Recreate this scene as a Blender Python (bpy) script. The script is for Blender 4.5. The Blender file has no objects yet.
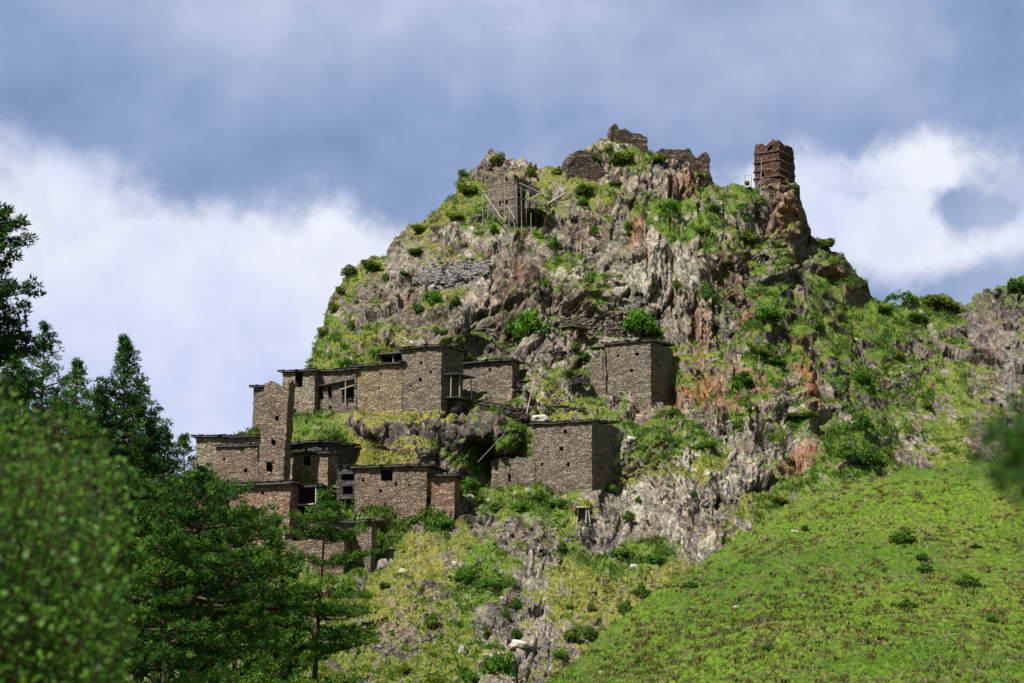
import bpy, math, random
import numpy as np
from mathutils import Vector
random.seed(7)
rng = np.random.default_rng(11)
R = math.radians
scene = bpy.context.scene
col = scene.collection
W, H = 1024, 683

# ------------------------------------------------------------------ camera
PITCH = R(9.5)
LENS = 70.0
F = LENS / 36.0 * W
CAM = np.array([0.0, 0.0, 1.7])
cd = bpy.data.cameras.new('camera')
cam = bpy.data.objects.new('camera', cd)
col.objects.link(cam)
cam.location = CAM
cam.rotation_euler = (R(90) + PITCH, 0, 0)
cd.lens = LENS; cd.sensor_width = 36.0
cd.clip_start = 0.1; cd.clip_end = 9000
cd.dof.use_dof = True
cd.dof.focus_distance = 225.0
cd.dof.aperture_fstop = 3.2
cd.dof.aperture_blades = 9
scene.camera = cam

# ------------------------------------------------------------------ sun, exposure
SUN_EL, SUN_AZ = R(52), R(37)      # azimuth: degrees to the left of straight behind the camera
sd = np.array([-math.sin(SUN_AZ) * math.cos(SUN_EL), -math.cos(SUN_AZ) * math.cos(SUN_EL), math.sin(SUN_EL)])
sl = bpy.data.lights.new('sun', 'SUN'); sl.energy = 4.8; sl.angle = R(0.6); sl.color = (1.0, 0.95, 0.87)
so = bpy.data.objects.new('sun', sl); col.objects.link(so)
so.rotation_euler = Vector(sd).to_track_quat('Z', 'Y').to_euler()
scene.view_settings.view_transform = 'Standard'
scene.view_settings.look = 'None'
scene.view_settings.exposure = 0.66
scene.view_settings.gamma = 1.0

# ------------------------------------------------------------------ node helpers
class NT:
    def __init__(s, tree): s.t = tree; s.n = tree.nodes; s.l = tree.links
    def new(s, typ, **kw):
        n = s.n.new(typ)
        for k, v in kw.items(): setattr(n, k, v)
        return n
    def link(s, a, b): s.l.new(a, b)
    def put(s, sock, v):
        if isinstance(v, bpy.types.NodeSocket): s.l.new(v, sock)
        elif v is not None:
            if isinstance(v, (tuple, list)) and len(v) == 3 and sock.type == 'RGBA': v = (*v, 1)
            sock.default_value = v
    def math(s, op, a, b=None, c=None, clamp=False):
        n = s.new('ShaderNodeMath', operation=op); n.use_clamp = clamp
        s.put(n.inputs[0], a)
        if b is not None: s.put(n.inputs[1], b)
        if c is not None: s.put(n.inputs[2], c)
        return n.outputs[0]
    def mix(s, f, a, b, mode='MIX'):
        n = s.new('ShaderNodeMix', data_type='RGBA', blend_type=mode)
        s.put(n.inputs[0], f); s.put(n.inputs[6], a); s.put(n.inputs[7], b)
        return n.outputs[2]
    def ramp(s, v, a, b, lo=0.0, hi=1.0):
        n = s.new('ShaderNodeMapRange'); n.interpolation_type = 'SMOOTHSTEP'
        s.put(n.inputs[0], v); s.put(n.inputs[1], a); s.put(n.inputs[2], b); s.put(n.inputs[3], lo); s.put(n.inputs[4], hi)
        return n.outputs[0]
    def noise(s, vec, scale, detail=4, rough=0.55, out='Fac', dist=0.0):
        n = s.new('ShaderNodeTexNoise')
        if vec is not None: s.put(n.inputs['Vector'], vec)
        n.inputs['Scale'].default_value = scale; n.inputs['Detail'].default_value = detail
        n.inputs['Roughness'].default_value = rough; n.inputs['Distortion'].default_value = dist
        return n.outputs[out]
    def vmul(s, v, m):
        n = s.new('ShaderNodeVectorMath', operation='MULTIPLY'); s.put(n.inputs[0], v); n.inputs[1].default_value = m
        return n.outputs[0]
    def attr(s, name, out='Fac'):
        n = s.new('ShaderNodeAttribute'); n.attribute_name = name
        return n.outputs[out]
    def crv(s, v, stops):
        n = s.new('ShaderNodeValToRGB'); s.put(n.inputs[0], v)
        e = n.color_ramp.elements
        while len(e) > 1: e.remove(e[0])
        e[0].position = stops[0][0]; e[0].color = (*stops[0][1], 1)
        for p, c in stops[1:]:
            k = e.new(p); k.color = (*c, 1)
        return n.outputs[0]

def material(name):
    m = bpy.data.materials.new(name); m.use_nodes = True
    nt = NT(m.node_tree); b = m.node_tree.nodes['Principled BSDF']
    b.inputs['Roughness'].default_value = 0.9
    b.inputs['Specular IOR Level'].default_value = 0.2
    return m, nt, b

def bump(nt, b, h, strength, dist):
    n = nt.new('ShaderNodeBump'); n.inputs['Strength'].default_value = strength; n.inputs['Distance'].default_value = dist
    nt.put(n.inputs['Height'], h); nt.link(n.outputs[0], b.inputs['Normal'])

# ------------------------------------------------------------------ sky
w = bpy.data.worlds.new('World'); scene.world = w; w.use_nodes = True
nt = NT(w.node_tree)
bg = w.node_tree.nodes['Background']
sky = nt.new('ShaderNodeTexSky', sky_type='NISHITA'); sky.sun_disc = False
sky.sun_elevation = SUN_EL
sky.sun_rotation = math.atan2(sd[0], sd[1])
tc = nt.new('ShaderNodeTexCoord')
sep = nt.new('ShaderNodeSeparateXYZ'); nt.link(tc.outputs['Generated'], sep.inputs[0])
az = nt.math('ARCTAN2', sep.outputs[0], sep.outputs[1])
el = nt.math('ARCSINE', sep.outputs[2])
# sky coordinates in degrees: azimuth right of straight ahead, elevation
azd = nt.math('MULTIPLY', az, 57.2958); eld = nt.math('MULTIPLY', el, 57.2958)
cmb = nt.new('ShaderNodeCombineXYZ'); nt.link(azd, cmb.inputs[0]); nt.link(eld, cmb.inputs[1])
wn = nt.noise(cmb.outputs[0], 0.22, 6, 0.6, 'Color')
ws = nt.new('ShaderNodeSeparateColor'); nt.link(wn, ws.inputs[0])
azw = nt.math('ADD', azd, nt.math('MULTIPLY', nt.math('SUBTRACT', ws.outputs[0], 0.5), 7.0))
elw = nt.math('ADD', eld, nt.math('MULTIPLY', nt.math('SUBTRACT', ws.outputs[1], 0.5), 4.6))
def sd2(px, py): return ((px - 512) / F * 57.2958, 9.5 + (341.5 - py) / F * 57.2958)
def blob(px, py, rx, ry, amp, prev, ax=None, ey=None, sharp=2.0):
    a0, e0 = sd2(px, py); sx = rx / F * 57.2958; sy = ry / F * 57.2958
    dx = nt.math('MULTIPLY', nt.math('SUBTRACT', ax or azw, a0), 1 / sx)
    dy = nt.math('MULTIPLY', nt.math('SUBTRACT', ey or elw, e0), 1 / sy)
    q = nt.math('ADD', nt.math('MULTIPLY', dx, dx), nt.math('MULTIPLY', dy, dy))
    g = nt.math('EXPONENT', nt.math('MULTIPLY', nt.math('POWER', q, sharp / 2), -1.0))
    g = nt.math('MULTIPLY', g, amp)
    return g if prev is None else nt.math('ADD', prev, g)
wh = blob(60, 400, 260, 235, 1.0, None, sharp=7)
wh = blob(270, 400, 220, 210, 1.0, wh, sharp=7)
wh = blob(420, 400, 150, 185, 0.8, wh, sharp=6)
wh = blob(890, 225, 135, 82, 1.0, wh, sharp=4)
wh = blob(730, 225, 90, 70, 0.55, wh)
wh = blob(968, 212, 36, 48, -1.25, wh)
wh = blob(960, 165, 75, 40, 0.7, wh)
wh = blob(1010, 260, 60, 30, 0.5, wh)
wh = blob(860, 200, 40, 16, -0.35, wh)
wh = blob(1100, 240, 90, 60, 0.5, wh)
n2 = nt.noise(cmb.outputs[0], 0.45, 9, 0.66)
wh = nt.math('ADD', wh, nt.math('MULTIPLY', nt.math('SUBTRACT', n2, 0.5), 1.1))
white = nt.ramp(wh, 0.15, 1.0)
# body of the grey cloud: broad soft variation
g1 = nt.noise(cmb.outputs[0], 0.13, 4, 0.5)
g2 = nt.noise(nt.vmul(cmb.outputs[0], (0.8, 1.1, 1.0)), 0.5, 6, 0.6)
gv = nt.math('ADD', nt.math('MULTIPLY', g1, 0.72), nt.math('MULTIPLY', g2, 0.28))
gv = blob(420, -10, 260, 70, 0.16, gv)
gv = blob(620, 40, 300, 60, 0.08, gv)
gv = blob(330, 145, 240, 32, -0.10, gv)
gv = blob(80, 110, 200, 40, -0.06, gv)
gv = blob(1010, 60, 90, 90, -0.12, gv)
gv = blob(600, 100, 120, 60, 0.05, gv)
grey = nt.crv(gv, [(0.28, (0.185, 0.26, 0.45)), (0.46, (0.26, 0.345, 0.55)), (0.60, (0.36, 0.43, 0.61)), (0.78, (0.52, 0.58, 0.75))])
# lit cloud: bright near its tops, bluer below
wl = nt.math('ADD', nt.noise(cmb.outputs[0], 0.28, 5, 0.55), nt.ramp(eld, 5.5, 13.0, -0.34, 0.03))
whitec = nt.crv(wl, [(0.12, (0.47, 0.53, 0.78)), (0.32, (0.60, 0.65, 0.85)), (0.54, (0.72, 0.75, 0.87)), (0.76, (0.84, 0.86, 0.92))])
cl = nt.mix(white, grey, whitec)
# part of the real sky shows between clouds away from the view
nsk = nt.new('ShaderNodeVectorMath', operation='SCALE'); nt.link(sky.outputs[0], nsk.inputs[0]); nsk.inputs[3].default_value = 0.05
open_ = nt.math('MULTIPLY', nt.ramp(eld, 30, 60), nt.ramp(g2, 0.42, 0.58))
# unseen sky to the sides and overhead darkened to weaken fill; brighter ahead
aside = nt.math('MAXIMUM', nt.ramp(nt.math('ABSOLUTE', azd), 22, 50), nt.ramp(eld, 24, 45))
cl = nt.mix(aside, cl, nt.crv(g1, [(0.3, (0.16, 0.19, 0.24)), (0.7, (0.30, 0.33, 0.39))]))
final = nt.mix(open_, cl, nsk.outputs[0])
nt.link(final, bg.inputs[0]); bg.inputs[1].default_value = 0.70

# ------------------------------------------------------------------ maths helpers
SP, CP = math.sin(PITCH), math.cos(PITCH)
def ray(px, py):
    a = (np.asarray(px, float) - 512) / F; b = (341.5 - np.asarray(py, float)) / F
    dy = CP - b * SP
    return a / dy, (SP + b * CP) / dy
def P(px, py, Y):
    rx, rz = ray(px, py); Y = np.asarray(Y, float)
    return np.stack(np.broadcast_arrays(CAM[0] + rx * Y, Y, CAM[2] + rz * Y), -1)
def proj(p):
    v = p - CAM
    f = v[..., 1] * CP + v[..., 2] * SP; u = -v[..., 1] * SP + v[..., 2] * CP
    return 512 + F * v[..., 0] / f, 341.5 - F * u / f
def sstep(x, a, b):
    t = np.clip((x - a) / (b - a), 0, 1); return t * t * (3 - 2 * t)
def lattice(ix, iy, seed, k=1):
    ix = ix.astype(np.int64); iy = iy.astype(np.int64)
    h = (ix * 374761393 + iy * 668265263 + seed * 1442695041 + k * 2246822519) & 0xffffffff
    h = ((h ^ (h >> 13)) * 1274126177) & 0xffffffff
    h = ((h ^ (h >> 16)) * 2654435761) & 0xffffffff
    return ((h ^ (h >> 15)) & 0xffffff) / float(0xffffff)
def vnoise(x, y, seed):
    ix, iy = np.floor(x), np.floor(y); fx, fy = x - ix, y - iy
    fx = fx * fx * fx * (fx * (fx * 6 - 15) + 10); fy = fy * fy * fy * (fy * (fy * 6 - 15) + 10)
    a = lattice(ix, iy, seed); b = lattice(ix + 1, iy, seed); c = lattice(ix, iy + 1, seed); d = lattice(ix + 1, iy + 1, seed)
    return (a * (1 - fx) + b * fx) * (1 - fy) + (c * (1 - fx) + d * fx) * fy
def fbm(x, y, seed, octv=4, gain=0.5):
    s = 0; a = 1; t = 0
    for o in range(octv):
        s = s + a * (vnoise(x * 2 ** o + 17.3 * o, y * 2 ** o - 9.1 * o, seed + o) - 0.5); t += a; a *= gain
    return s / t * 2          # about -1..1
def cells(x, y, seed, tilt=1.0):
    """crazed-rock facets: each Voronoi cell has its own height and tilt. -> height, cell value, border distance"""
    ix, iy = np.floor(x), np.floor(y)
    d1 = np.full(x.shape, 1e9); d2 = np.full(x.shape, 1e9)
    hh = np.zeros(x.shape); cv = np.zeros(x.shape)
    for i in (-1, 0, 1):
        for j in (-1, 0, 1):
            cx = ix + i; cy = iy + j
            qx = cx + 0.1 + 0.8 * lattice(cx, cy, seed, 1); qy = cy + 0.1 + 0.8 * lattice(cx, cy, seed, 2)
            dx, dy = x - qx, y - qy; d = dx * dx + dy * dy
            val = lattice(cx, cy, seed, 3); gx = lattice(cx, cy, seed, 4) - 0.5; gy = lattice(cx, cy, seed, 5) - 0.5
            h = (val - 0.5) + tilt * 2 * (gx * dx + gy * dy)
            near = d < d1
            d2 = np.where(near, d1, np.minimum(d2, d)); hh = np.where(near, h, hh); cv = np.where(near, val, cv); d1 = np.where(near, d, d1)
    return hh, cv, np.sqrt(d2) - np.sqrt(d1)
def idw(px, py, pts, power=3.0):
    n = 0; d = 0
    for (x, y, v) in pts:
        w_ = 1.0 / (((px - x) ** 2 + (py - y) ** 2 + 60.0) ** (power / 2)); n = n + w_ * v; d = d + w_
    return n / d
def gauss(px, py, lst):
    s = 0
    for (x, y, rx, ry, ang, amp) in lst:
        c, sn = math.cos(R(ang)), math.sin(R(ang)); dx, dy = px - x, py - y
        s = s + amp * np.exp(-(((dx * c + dy * sn) / rx) ** 2 + ((-dx * sn + dy * c) / ry) ** 2))
    return s

def mesh_obj(name, verts, faces, mat=None, parent=None, attrs=None, smooth=False, loc=None):
    """verts (N,3); faces (M,k) array or list of arrays of equal k"""
    me = bpy.data.meshes.new(name)
    verts = np.asarray(verts, np.float32)
    fl = faces if isinstance(faces, list) else [faces]
    fl = [np.asarray(f, np.int32) for f in fl if len(f)]
    me.vertices.add(len(verts)); me.vertices.foreach_set('co', verts.ravel())
    nl = sum(f.size for f in fl); npoly = sum(len(f) for f in fl)
    me.loops.add(nl); me.polygons.add(npoly)
    me.loops.foreach_set('vertex_index', np.concatenate([f.ravel() for f in fl]))
    st = []; o = 0
    for f in fl:
        st.append(o + np.arange(len(f)) * f.shape[1]); o += f.size
    me.polygons.foreach_set('loop_start', np.concatenate(st).astype(np.int32))
    if smooth: me.polygons.foreach_set('use_smooth', np.ones(npoly, bool))
    me.update(calc_edges=True)
    for k, v in (attrs or {}).items():
        a = me.attributes.new(k, 'FLOAT', 'POINT'); a.data.foreach_set('value', np.asarray(v, np.float32).ravel())
    ob = bpy.data.objects.new(name, me); col.objects.link(ob)
    if mat: me.materials.append(mat)
    if parent: ob.parent = parent
    if loc is not None: ob.location = loc
    return ob
def tag(o, label=None, cat=None, group=None, kind=None):
    if label: o['label'] = label
    if cat: o['category'] = cat
    if group: o['group'] = group
    if kind: o['kind'] = kind
    return o
def empty(name, loc, rz=0.0):
    e = bpy.data.objects.new(name, None); e.empty_display_size = 0.5; col.objects.link(e)
    e.location = [float(q) for q in loc]; e.rotation_euler = (0, 0, rz); return e
def grid_faces(nr, nc):
    i = np.arange(nr - 1)[:, None] * nc + np.arange(nc - 1)[None, :]
    i = i.ravel(); return np.stack([i, i + nc, i + nc + 1, i + 1], 1)

class Geo:
    """collects boxes and bars into one mesh"""
    def __init__(s): s.v = []; s.f = []; s.n = 0
    def add(s, v, f):
        v = np.asarray(v, float); s.v.append(v); s.f.append(np.asarray(f) + s.n); s.n += len(v)
    def box(s, c, half, rz=0.0, tilt=None):
        c = np.array(c, float); hx, hy, hz = half
        k = np.array([[x, y, z] for z in (-hz, hz) for y in (-hy, hy) for x in (-hx, hx)], float)
        if tilt is not None:
            k = k @ np.array(tilt).T
        if rz:
            cs, sn = math.cos(rz), math.sin(rz); k = np.stack([k[:, 0] * cs - k[:, 1] * sn, k[:, 0] * sn + k[:, 1] * cs, k[:, 2]], 1)
        s.add(k + c, [[0, 2, 3, 1], [4, 5, 7, 6], [0, 1, 5, 4], [2, 6, 7, 3], [0, 4, 6, 2], [1, 3, 7, 5]])
    def bar(s, a, b, r0, r1=None, n=5):
        a = np.array(a, float); b = np.array(b, float); r1 = r0 if r1 is None else r1
        d = b - a; d = d / (np.linalg.norm(d) + 1e-9)
        u = np.cross(d, [0, 0, 1.0]) if abs(d[2]) < 0.95 else np.cross(d, [1.0, 0, 0]); u /= np.linalg.norm(u); v = np.cross(d, u)
        t = np.arange(n) * 2 * math.pi / n
        ring = np.cos(t)[:, None] * u + np.sin(t)[:, None] * v
        vs = np.concatenate([a + ring * r0, b + ring * r1, [a], [b]])
        i = np.arange(n); j = (i + 1) % n
        s.add(vs, np.concatenate([np.stack([i, j, j + n, i + n], 1), np.stack([j, i, np.full(n, 2 * n), np.full(n, 2 * n)], 1)[:, [0, 1, 2, 2]] * 1]) if False else np.stack([i, j, j + n, i + n], 1))
    def build(s, name, mat, parent=None, loc=None):
        return mesh_obj(name, np.concatenate(s.v), np.concatenate(s.f), mat, parent, loc=loc)

# ------------------------------------------------------------------ materials of the land
m_hill, nt, b = material('hill_rock_and_turf')
geo = nt.new('ShaderNodeTexCoord'); oc = geo.outputs['Object']
ag, ad, ac, ar = nt.attr('grass'), nt.attr('dry'), nt.attr('cell'), nt.attr('rust')
agr = nt.attr('scree')
st = nt.vmul(oc, (1.0, 1.0, 0.28))
n_s = nt.noise(st, 1.1, 6, 0.65)                 # upright streaks
n_f = nt.noise(oc, 3.2, 5, 0.7)
n_l = nt.noise(oc, 0.12, 4, 0.55)
rv = nt.math('ADD', nt.math('MULTIPLY', ac, 0.50), nt.math('ADD', nt.math('MULTIPLY', n_s, 0.42), nt.math('MULTIPLY', n_l, 0.35)))
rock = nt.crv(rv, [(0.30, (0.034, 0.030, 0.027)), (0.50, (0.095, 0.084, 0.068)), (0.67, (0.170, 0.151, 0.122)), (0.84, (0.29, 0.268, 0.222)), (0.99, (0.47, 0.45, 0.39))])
lich = nt.ramp(nt.noise(oc, 0.9, 5, 0.7), 0.53, 0.68)
rock = nt.mix(nt.math('MULTIPLY', lich, 0.55), rock, (0.32, 0.31, 0.20))
rock = nt.mix(nt.math('MULTIPLY', nt.ramp(n_f, 0.52, 0.40), 0.6), rock, (0.055, 0.048, 0.05))
rustf = nt.math('MULTIPLY', nt.math('MULTIPLY', ar, nt.ramp(nt.math('ADD', nt.math('MULTIPLY', n_s, .6), nt.math('MULTIPLY', n_f, .4)), 0.36, 0.54)), 0.85, clamp=True)
rock = nt.mix(rustf, rock, nt.mix(n_f, (0.10, 0.042, 0.022), (0.30, 0.125, 0.05)))
scr = nt.new('ShaderNodeTexVoronoi'); nt.link(nt.vmul(oc, (1, 1, 2.2)), scr.inputs['Vector']); scr.inputs['Scale'].default_value = 2.6
scc = nt.crv(nt.math('ADD', nt.math('MULTIPLY', nt.math('FRACT', nt.math('MULTIPLY', scr.outputs['Distance'], 7.3)), 0.4), nt.math('MULTIPLY', n_f, 0.7)),
             [(0.25, (0.045, 0.04, 0.042)), (0.5, (0.14, 0.13, 0.125)), (0.8, (0.34, 0.32, 0.30))])
rock = nt.mix(agr, rock, scc)
gn = nt.noise(oc, 0.55, 5, 0.65); gf = nt.noise(oc, 4.0, 4, 0.7)
green = nt.crv(gf, [(0.3, (0.030, 0.055, 0.008)), (0.5, (0.078, 0.135, 0.011)), (0.68, (0.14, 0.215, 0.020))])
dryc = nt.crv(gf, [(0.3, (0.062, 0.058, 0.016)), (0.5, (0.170, 0.165, 0.032)), (0.72, (0.30, 0.28, 0.07))])
dryf = nt.ramp(nt.math('ADD', nt.math('SUBTRACT', ad, 0.05), nt.math('MULTIPLY', nt.math('SUBTRACT', gn, 0.5), 1.3)), 0.25, 0.8)
turf = nt.mix(dryf, green, dryc)
gm = nt.ramp(nt.math('ADD', ag, nt.math('ADD', nt.math('MULTIPLY', nt.math('SUBTRACT', gf, 0.5), 0.9), nt.math('MULTIPLY', nt.math('SUBTRACT', gn, 0.5), 0.5))), 0.38, 0.60)
def facets(nt, b, oc, spec, amount):
    # broken faces: every stone of a Voronoi crazing tilts its own way
    nrm = nt.new('ShaderNodeNewGeometry').outputs['Normal']; acc = None; cols = []
    wv = nt.new('ShaderNodeVectorMath', operation='SCALE'); nt.link(nt.noise(oc, 0.6, 3, 0.6, 'Color'), wv.inputs[0]); wv.inputs[3].default_value = 1.3
    wp = nt.new('ShaderNodeVectorMath', operation='ADD'); nt.link(oc, wp.inputs[0]); nt.link(wv.outputs[0], wp.inputs[1])
    for sc_, k_ in spec:
        vo = nt.new('ShaderNodeTexVoronoi'); vo.inputs['Scale'].default_value = 1.0; nt.link(nt.vmul(wp.outputs[0], sc_), vo.inputs['Vector']); cols.append(vo.outputs['Color'])
        d = nt.new('ShaderNodeVectorMath', operation='SUBTRACT'); nt.link(vo.outputs['Color'], d.inputs[0]); d.inputs[1].default_value = (.5, .5, .5)
        m_ = nt.new('ShaderNodeVectorMath', operation='SCALE'); nt.link(d.outputs[0], m_.inputs[0]); m_.inputs[3].default_value = k_
        if acc is None: acc = m_.outputs[0]
        else:
            a2 = nt.new('ShaderNodeVectorMath', operation='ADD'); nt.link(acc, a2.inputs[0]); nt.link(m_.outputs[0], a2.inputs[1]); acc = a2.outputs[0]
    m2 = nt.new('ShaderNodeVectorMath', operation='SCALE'); nt.link(acc, m2.inputs[0]); nt.put(m2.inputs[3], amount)
    a3 = nt.new('ShaderNodeVectorMath', operation='ADD'); nt.link(nrm, a3.inputs[0]); nt.link(m2.outputs[0], a3.inputs[1])
    nn = nt.new('ShaderNodeVectorMath', operation='NORMALIZE'); nt.link(a3.outputs[0], nn.inputs[0])
    return nn.outputs[0], cols
fn_, fcols = facets(nt, b, oc, [((0.20, 0.20, 0.12), 0.8), ((0.55, 0.55, 0.32), 1.1), ((1.3, 1.3, 0.9), 0.85), ((3.0, 3.0, 2.4), 0.4)], nt.math('SUBTRACT', 1.0, nt.math('MULTIPLY', gm, 0.6)))
sc3 = nt.new('ShaderNodeSeparateColor'); nt.link(fcols[2], sc3.inputs[0]); sc4 = nt.new('ShaderNodeSeparateColor'); nt.link(fcols[3], sc4.inputs[0])
tone = nt.math('ADD', nt.math('MULTIPLY', sc3.outputs[1], 0.45), nt.math('MULTIPLY', sc4.outputs[2], 0.55))
rock = nt.mix(nt.math('MULTIPLY', rustf, .75), rock, nt.mix(n_f, (0.10, 0.038, 0.018), (0.27, 0.10, 0.032)))
rock2 = nt.mix(1.0, rock, nt.crv(tone, [(0.15, (0.50, 0.48, 0.48)), (0.5, (0.98, 0.97, 0.95)), (0.85, (1.65, 1.62, 1.55))]), 'MULTIPLY')
earth = nt.math('MULTIPLY', nt.ramp(nt.noise(oc, 0.9, 5, 0.7), 0.52, 0.62), 0.75)
turf2 = nt.mix(earth, turf, nt.mix(sc4.outputs[1], (0.055, 0.045, 0.03), (0.19, 0.155, 0.10)))
nt.link(nt.mix(gm, rock2, turf2), b.inputs['Base Color'])
hgt = nt.math('ADD', nt.math('MULTIPLY', n_f, 0.5), nt.math('ADD', n_s, nt.math('MULTIPLY', nt.noise(oc, 9.0, 3, 0.7), 0.22)))
bump(nt, b, hgt, 0.45, 0.30)
bn = [l.from_node for l in m_hill.node_tree.links if l.to_socket == b.inputs['Normal']][0]; nt.link(fn_, bn.inputs['Normal'])

m_meadow, nt, b = material('meadow_turf')
oc = nt.new('ShaderNodeTexCoord').outputs['Object']
gl = nt.noise(oc, 0.05, 3, 0.5); gm_ = nt.noise(oc, 0.35, 4, 0.6); gf = nt.noise(oc, 2.4, 5, 0.7)
g1_ = nt.crv(nt.math('ADD', nt.math('MULTIPLY', gf, 0.7), nt.math('MULTIPLY', gm_, 0.3)), [(0.33, (0.045, 0.062, 0.008)), (0.45, (0.085, 0.148, 0.009)), (0.60, (0.145, 0.238, 0.010)), (0.75, (0.28, 0.31, 0.05))])
brown = nt.math('MULTIPLY', nt.ramp(nt.math('ADD', nt.math('MULTIPLY', gm_, 0.5), nt.math('MULTIPLY', gf, 0.5)), 0.52, 0.62), 0.75)
g1_ = nt.mix(nt.ramp(gl, .38, .62), g1_, nt.mix(1.0, g1_, (0.62, 0.78, 0.75), 'MULTIPLY'))
gcol = nt.mix(brown, g1_, (0.15, 0.115, 0.05))
gap = nt.math('MULTIPLY', nt.ramp(nt.attr('tussock'), 0.42, 0.05), nt.ramp(gm_, 0.34, 0.56))
gcol = nt.mix(nt.math('MULTIPLY', gap, 0.9), gcol, (0.075, 0.055, 0.035))     # bare brown soil between tussocks
nt.link(gcol, b.inputs['Base Color'])
bump(nt, b, nt.math('ADD', gf, gm_), 0.8, 0.25)

m_ground, nt, b = material('valley_ground')
oc = nt.new('ShaderNodeTexCoord').outputs['Object']
nt.link(nt.crv(nt.noise(oc, 0.4, 5, 0.65), [(0.35, (0.035, 0.055, 0.014)), (0.6, (0.09, 0.13, 0.025)), (0.75, (0.2, 0.18, 0.09))]), b.inputs['Base Color'])

def leaf_material(name, dark, mid, light, trans=0.35, rough=0.55, spec=0.3):
    m, nt, b = material(name)
    t = nt.attr('tint')
    ob = nt.new('ShaderNodeObjectInfo').outputs['Random']
    v = nt.math('ADD', t, nt.math('MULTIPLY', nt.math('SUBTRACT', ob, 0.5), 0.25))
    c = nt.crv(v, [(0.05, dark), (0.5, mid), (0.95, light)])
    nt.link(c, b.inputs['Base Color']); b.inputs['Roughness'].default_value = rough; b.inputs['Specular IOR Level'].default_value = spec
    tr = nt.new('ShaderNodeBsdfTranslucent'); nt.link(c, tr.inputs[0])
    ms = nt.new('ShaderNodeMixShader'); ms.inputs[0].default_value = trans
    out = m.node_tree.nodes['Material Output']
    nt.link(b.outputs[0], ms.inputs[1]); nt.link(tr.outputs[0], ms.inputs[2]); nt.link(ms.outputs[0], out.inputs[0])
    return m
m_tuft = leaf_material('turf_blades', (0.045, 0.095, 0.010), (0.088, 0.178, 0.009), (0.30, 0.275, 0.045), 0.3)
m_shrub = leaf_material('shrub_leaves', (0.022, 0.055, 0.010), (0.060, 0.135, 0.016), (0.13, 0.24, 0.03), 0.35, .7, .12)
m_shrub_b = leaf_material('olive_shrub_leaves', (0.035, 0.060, 0.010), (0.095, 0.150, 0.016), (0.20, 0.26, 0.035), 0.35, .7, .12)
m_shrub_c = leaf_material('fresh_shrub_leaves', (0.030, 0.09, 0.012), (0.080, 0.21, 0.018), (0.16, 0.34, 0.03), 0.38, .7, .12)
m_needle = leaf_material('pine_needles', (0.006, 0.024, 0.006), (0.028, 0.085, 0.012), (0.095, 0.20, 0.02), 0.3, .7, .15)
m_needle_b = leaf_material('light_pine_needles', (0.008, 0.032, 0.007), (0.042, 0.115, 0.013), (0.13, 0.25, 0.025), 0.3, .7, .15)
m_leaf = leaf_material('broad_leaves', (0.014, 0.055, 0.006), (0.055, 0.155, 0.012), (0.15, 0.30, 0.03), 0.4, 0.5, 0.25)

def wood(name, c0, c1):
    m, nt, b = material(name)
    oc = nt.new('ShaderNodeTexCoord').outputs['Object']
    nt.link(nt.mix(nt.noise(nt.vmul(oc, (3, 3, 1)), 2.0, 4), c0, c1), b.inputs['Base Color']); return m
m_bark = wood('pine_bark', (0.035, 0.022, 0.018), (0.11, 0.07, 0.05))
m_grey_wood = wood('weathered_wood', (0.16, 0.145, 0.13), (0.42, 0.39, 0.36))
m_dark_wood = wood('dark_old_wood', (0.035, 0.028, 0.024), (0.09, 0.07, 0.055))
m_pale_wood = wood('pale_wood', (0.35, 0.31, 0.25), (0.55, 0.5, 0.42))
m_red_wood = wood('reddish_wood', (0.16, 0.06, 0.03), (0.3, 0.12, 0.07))

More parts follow.
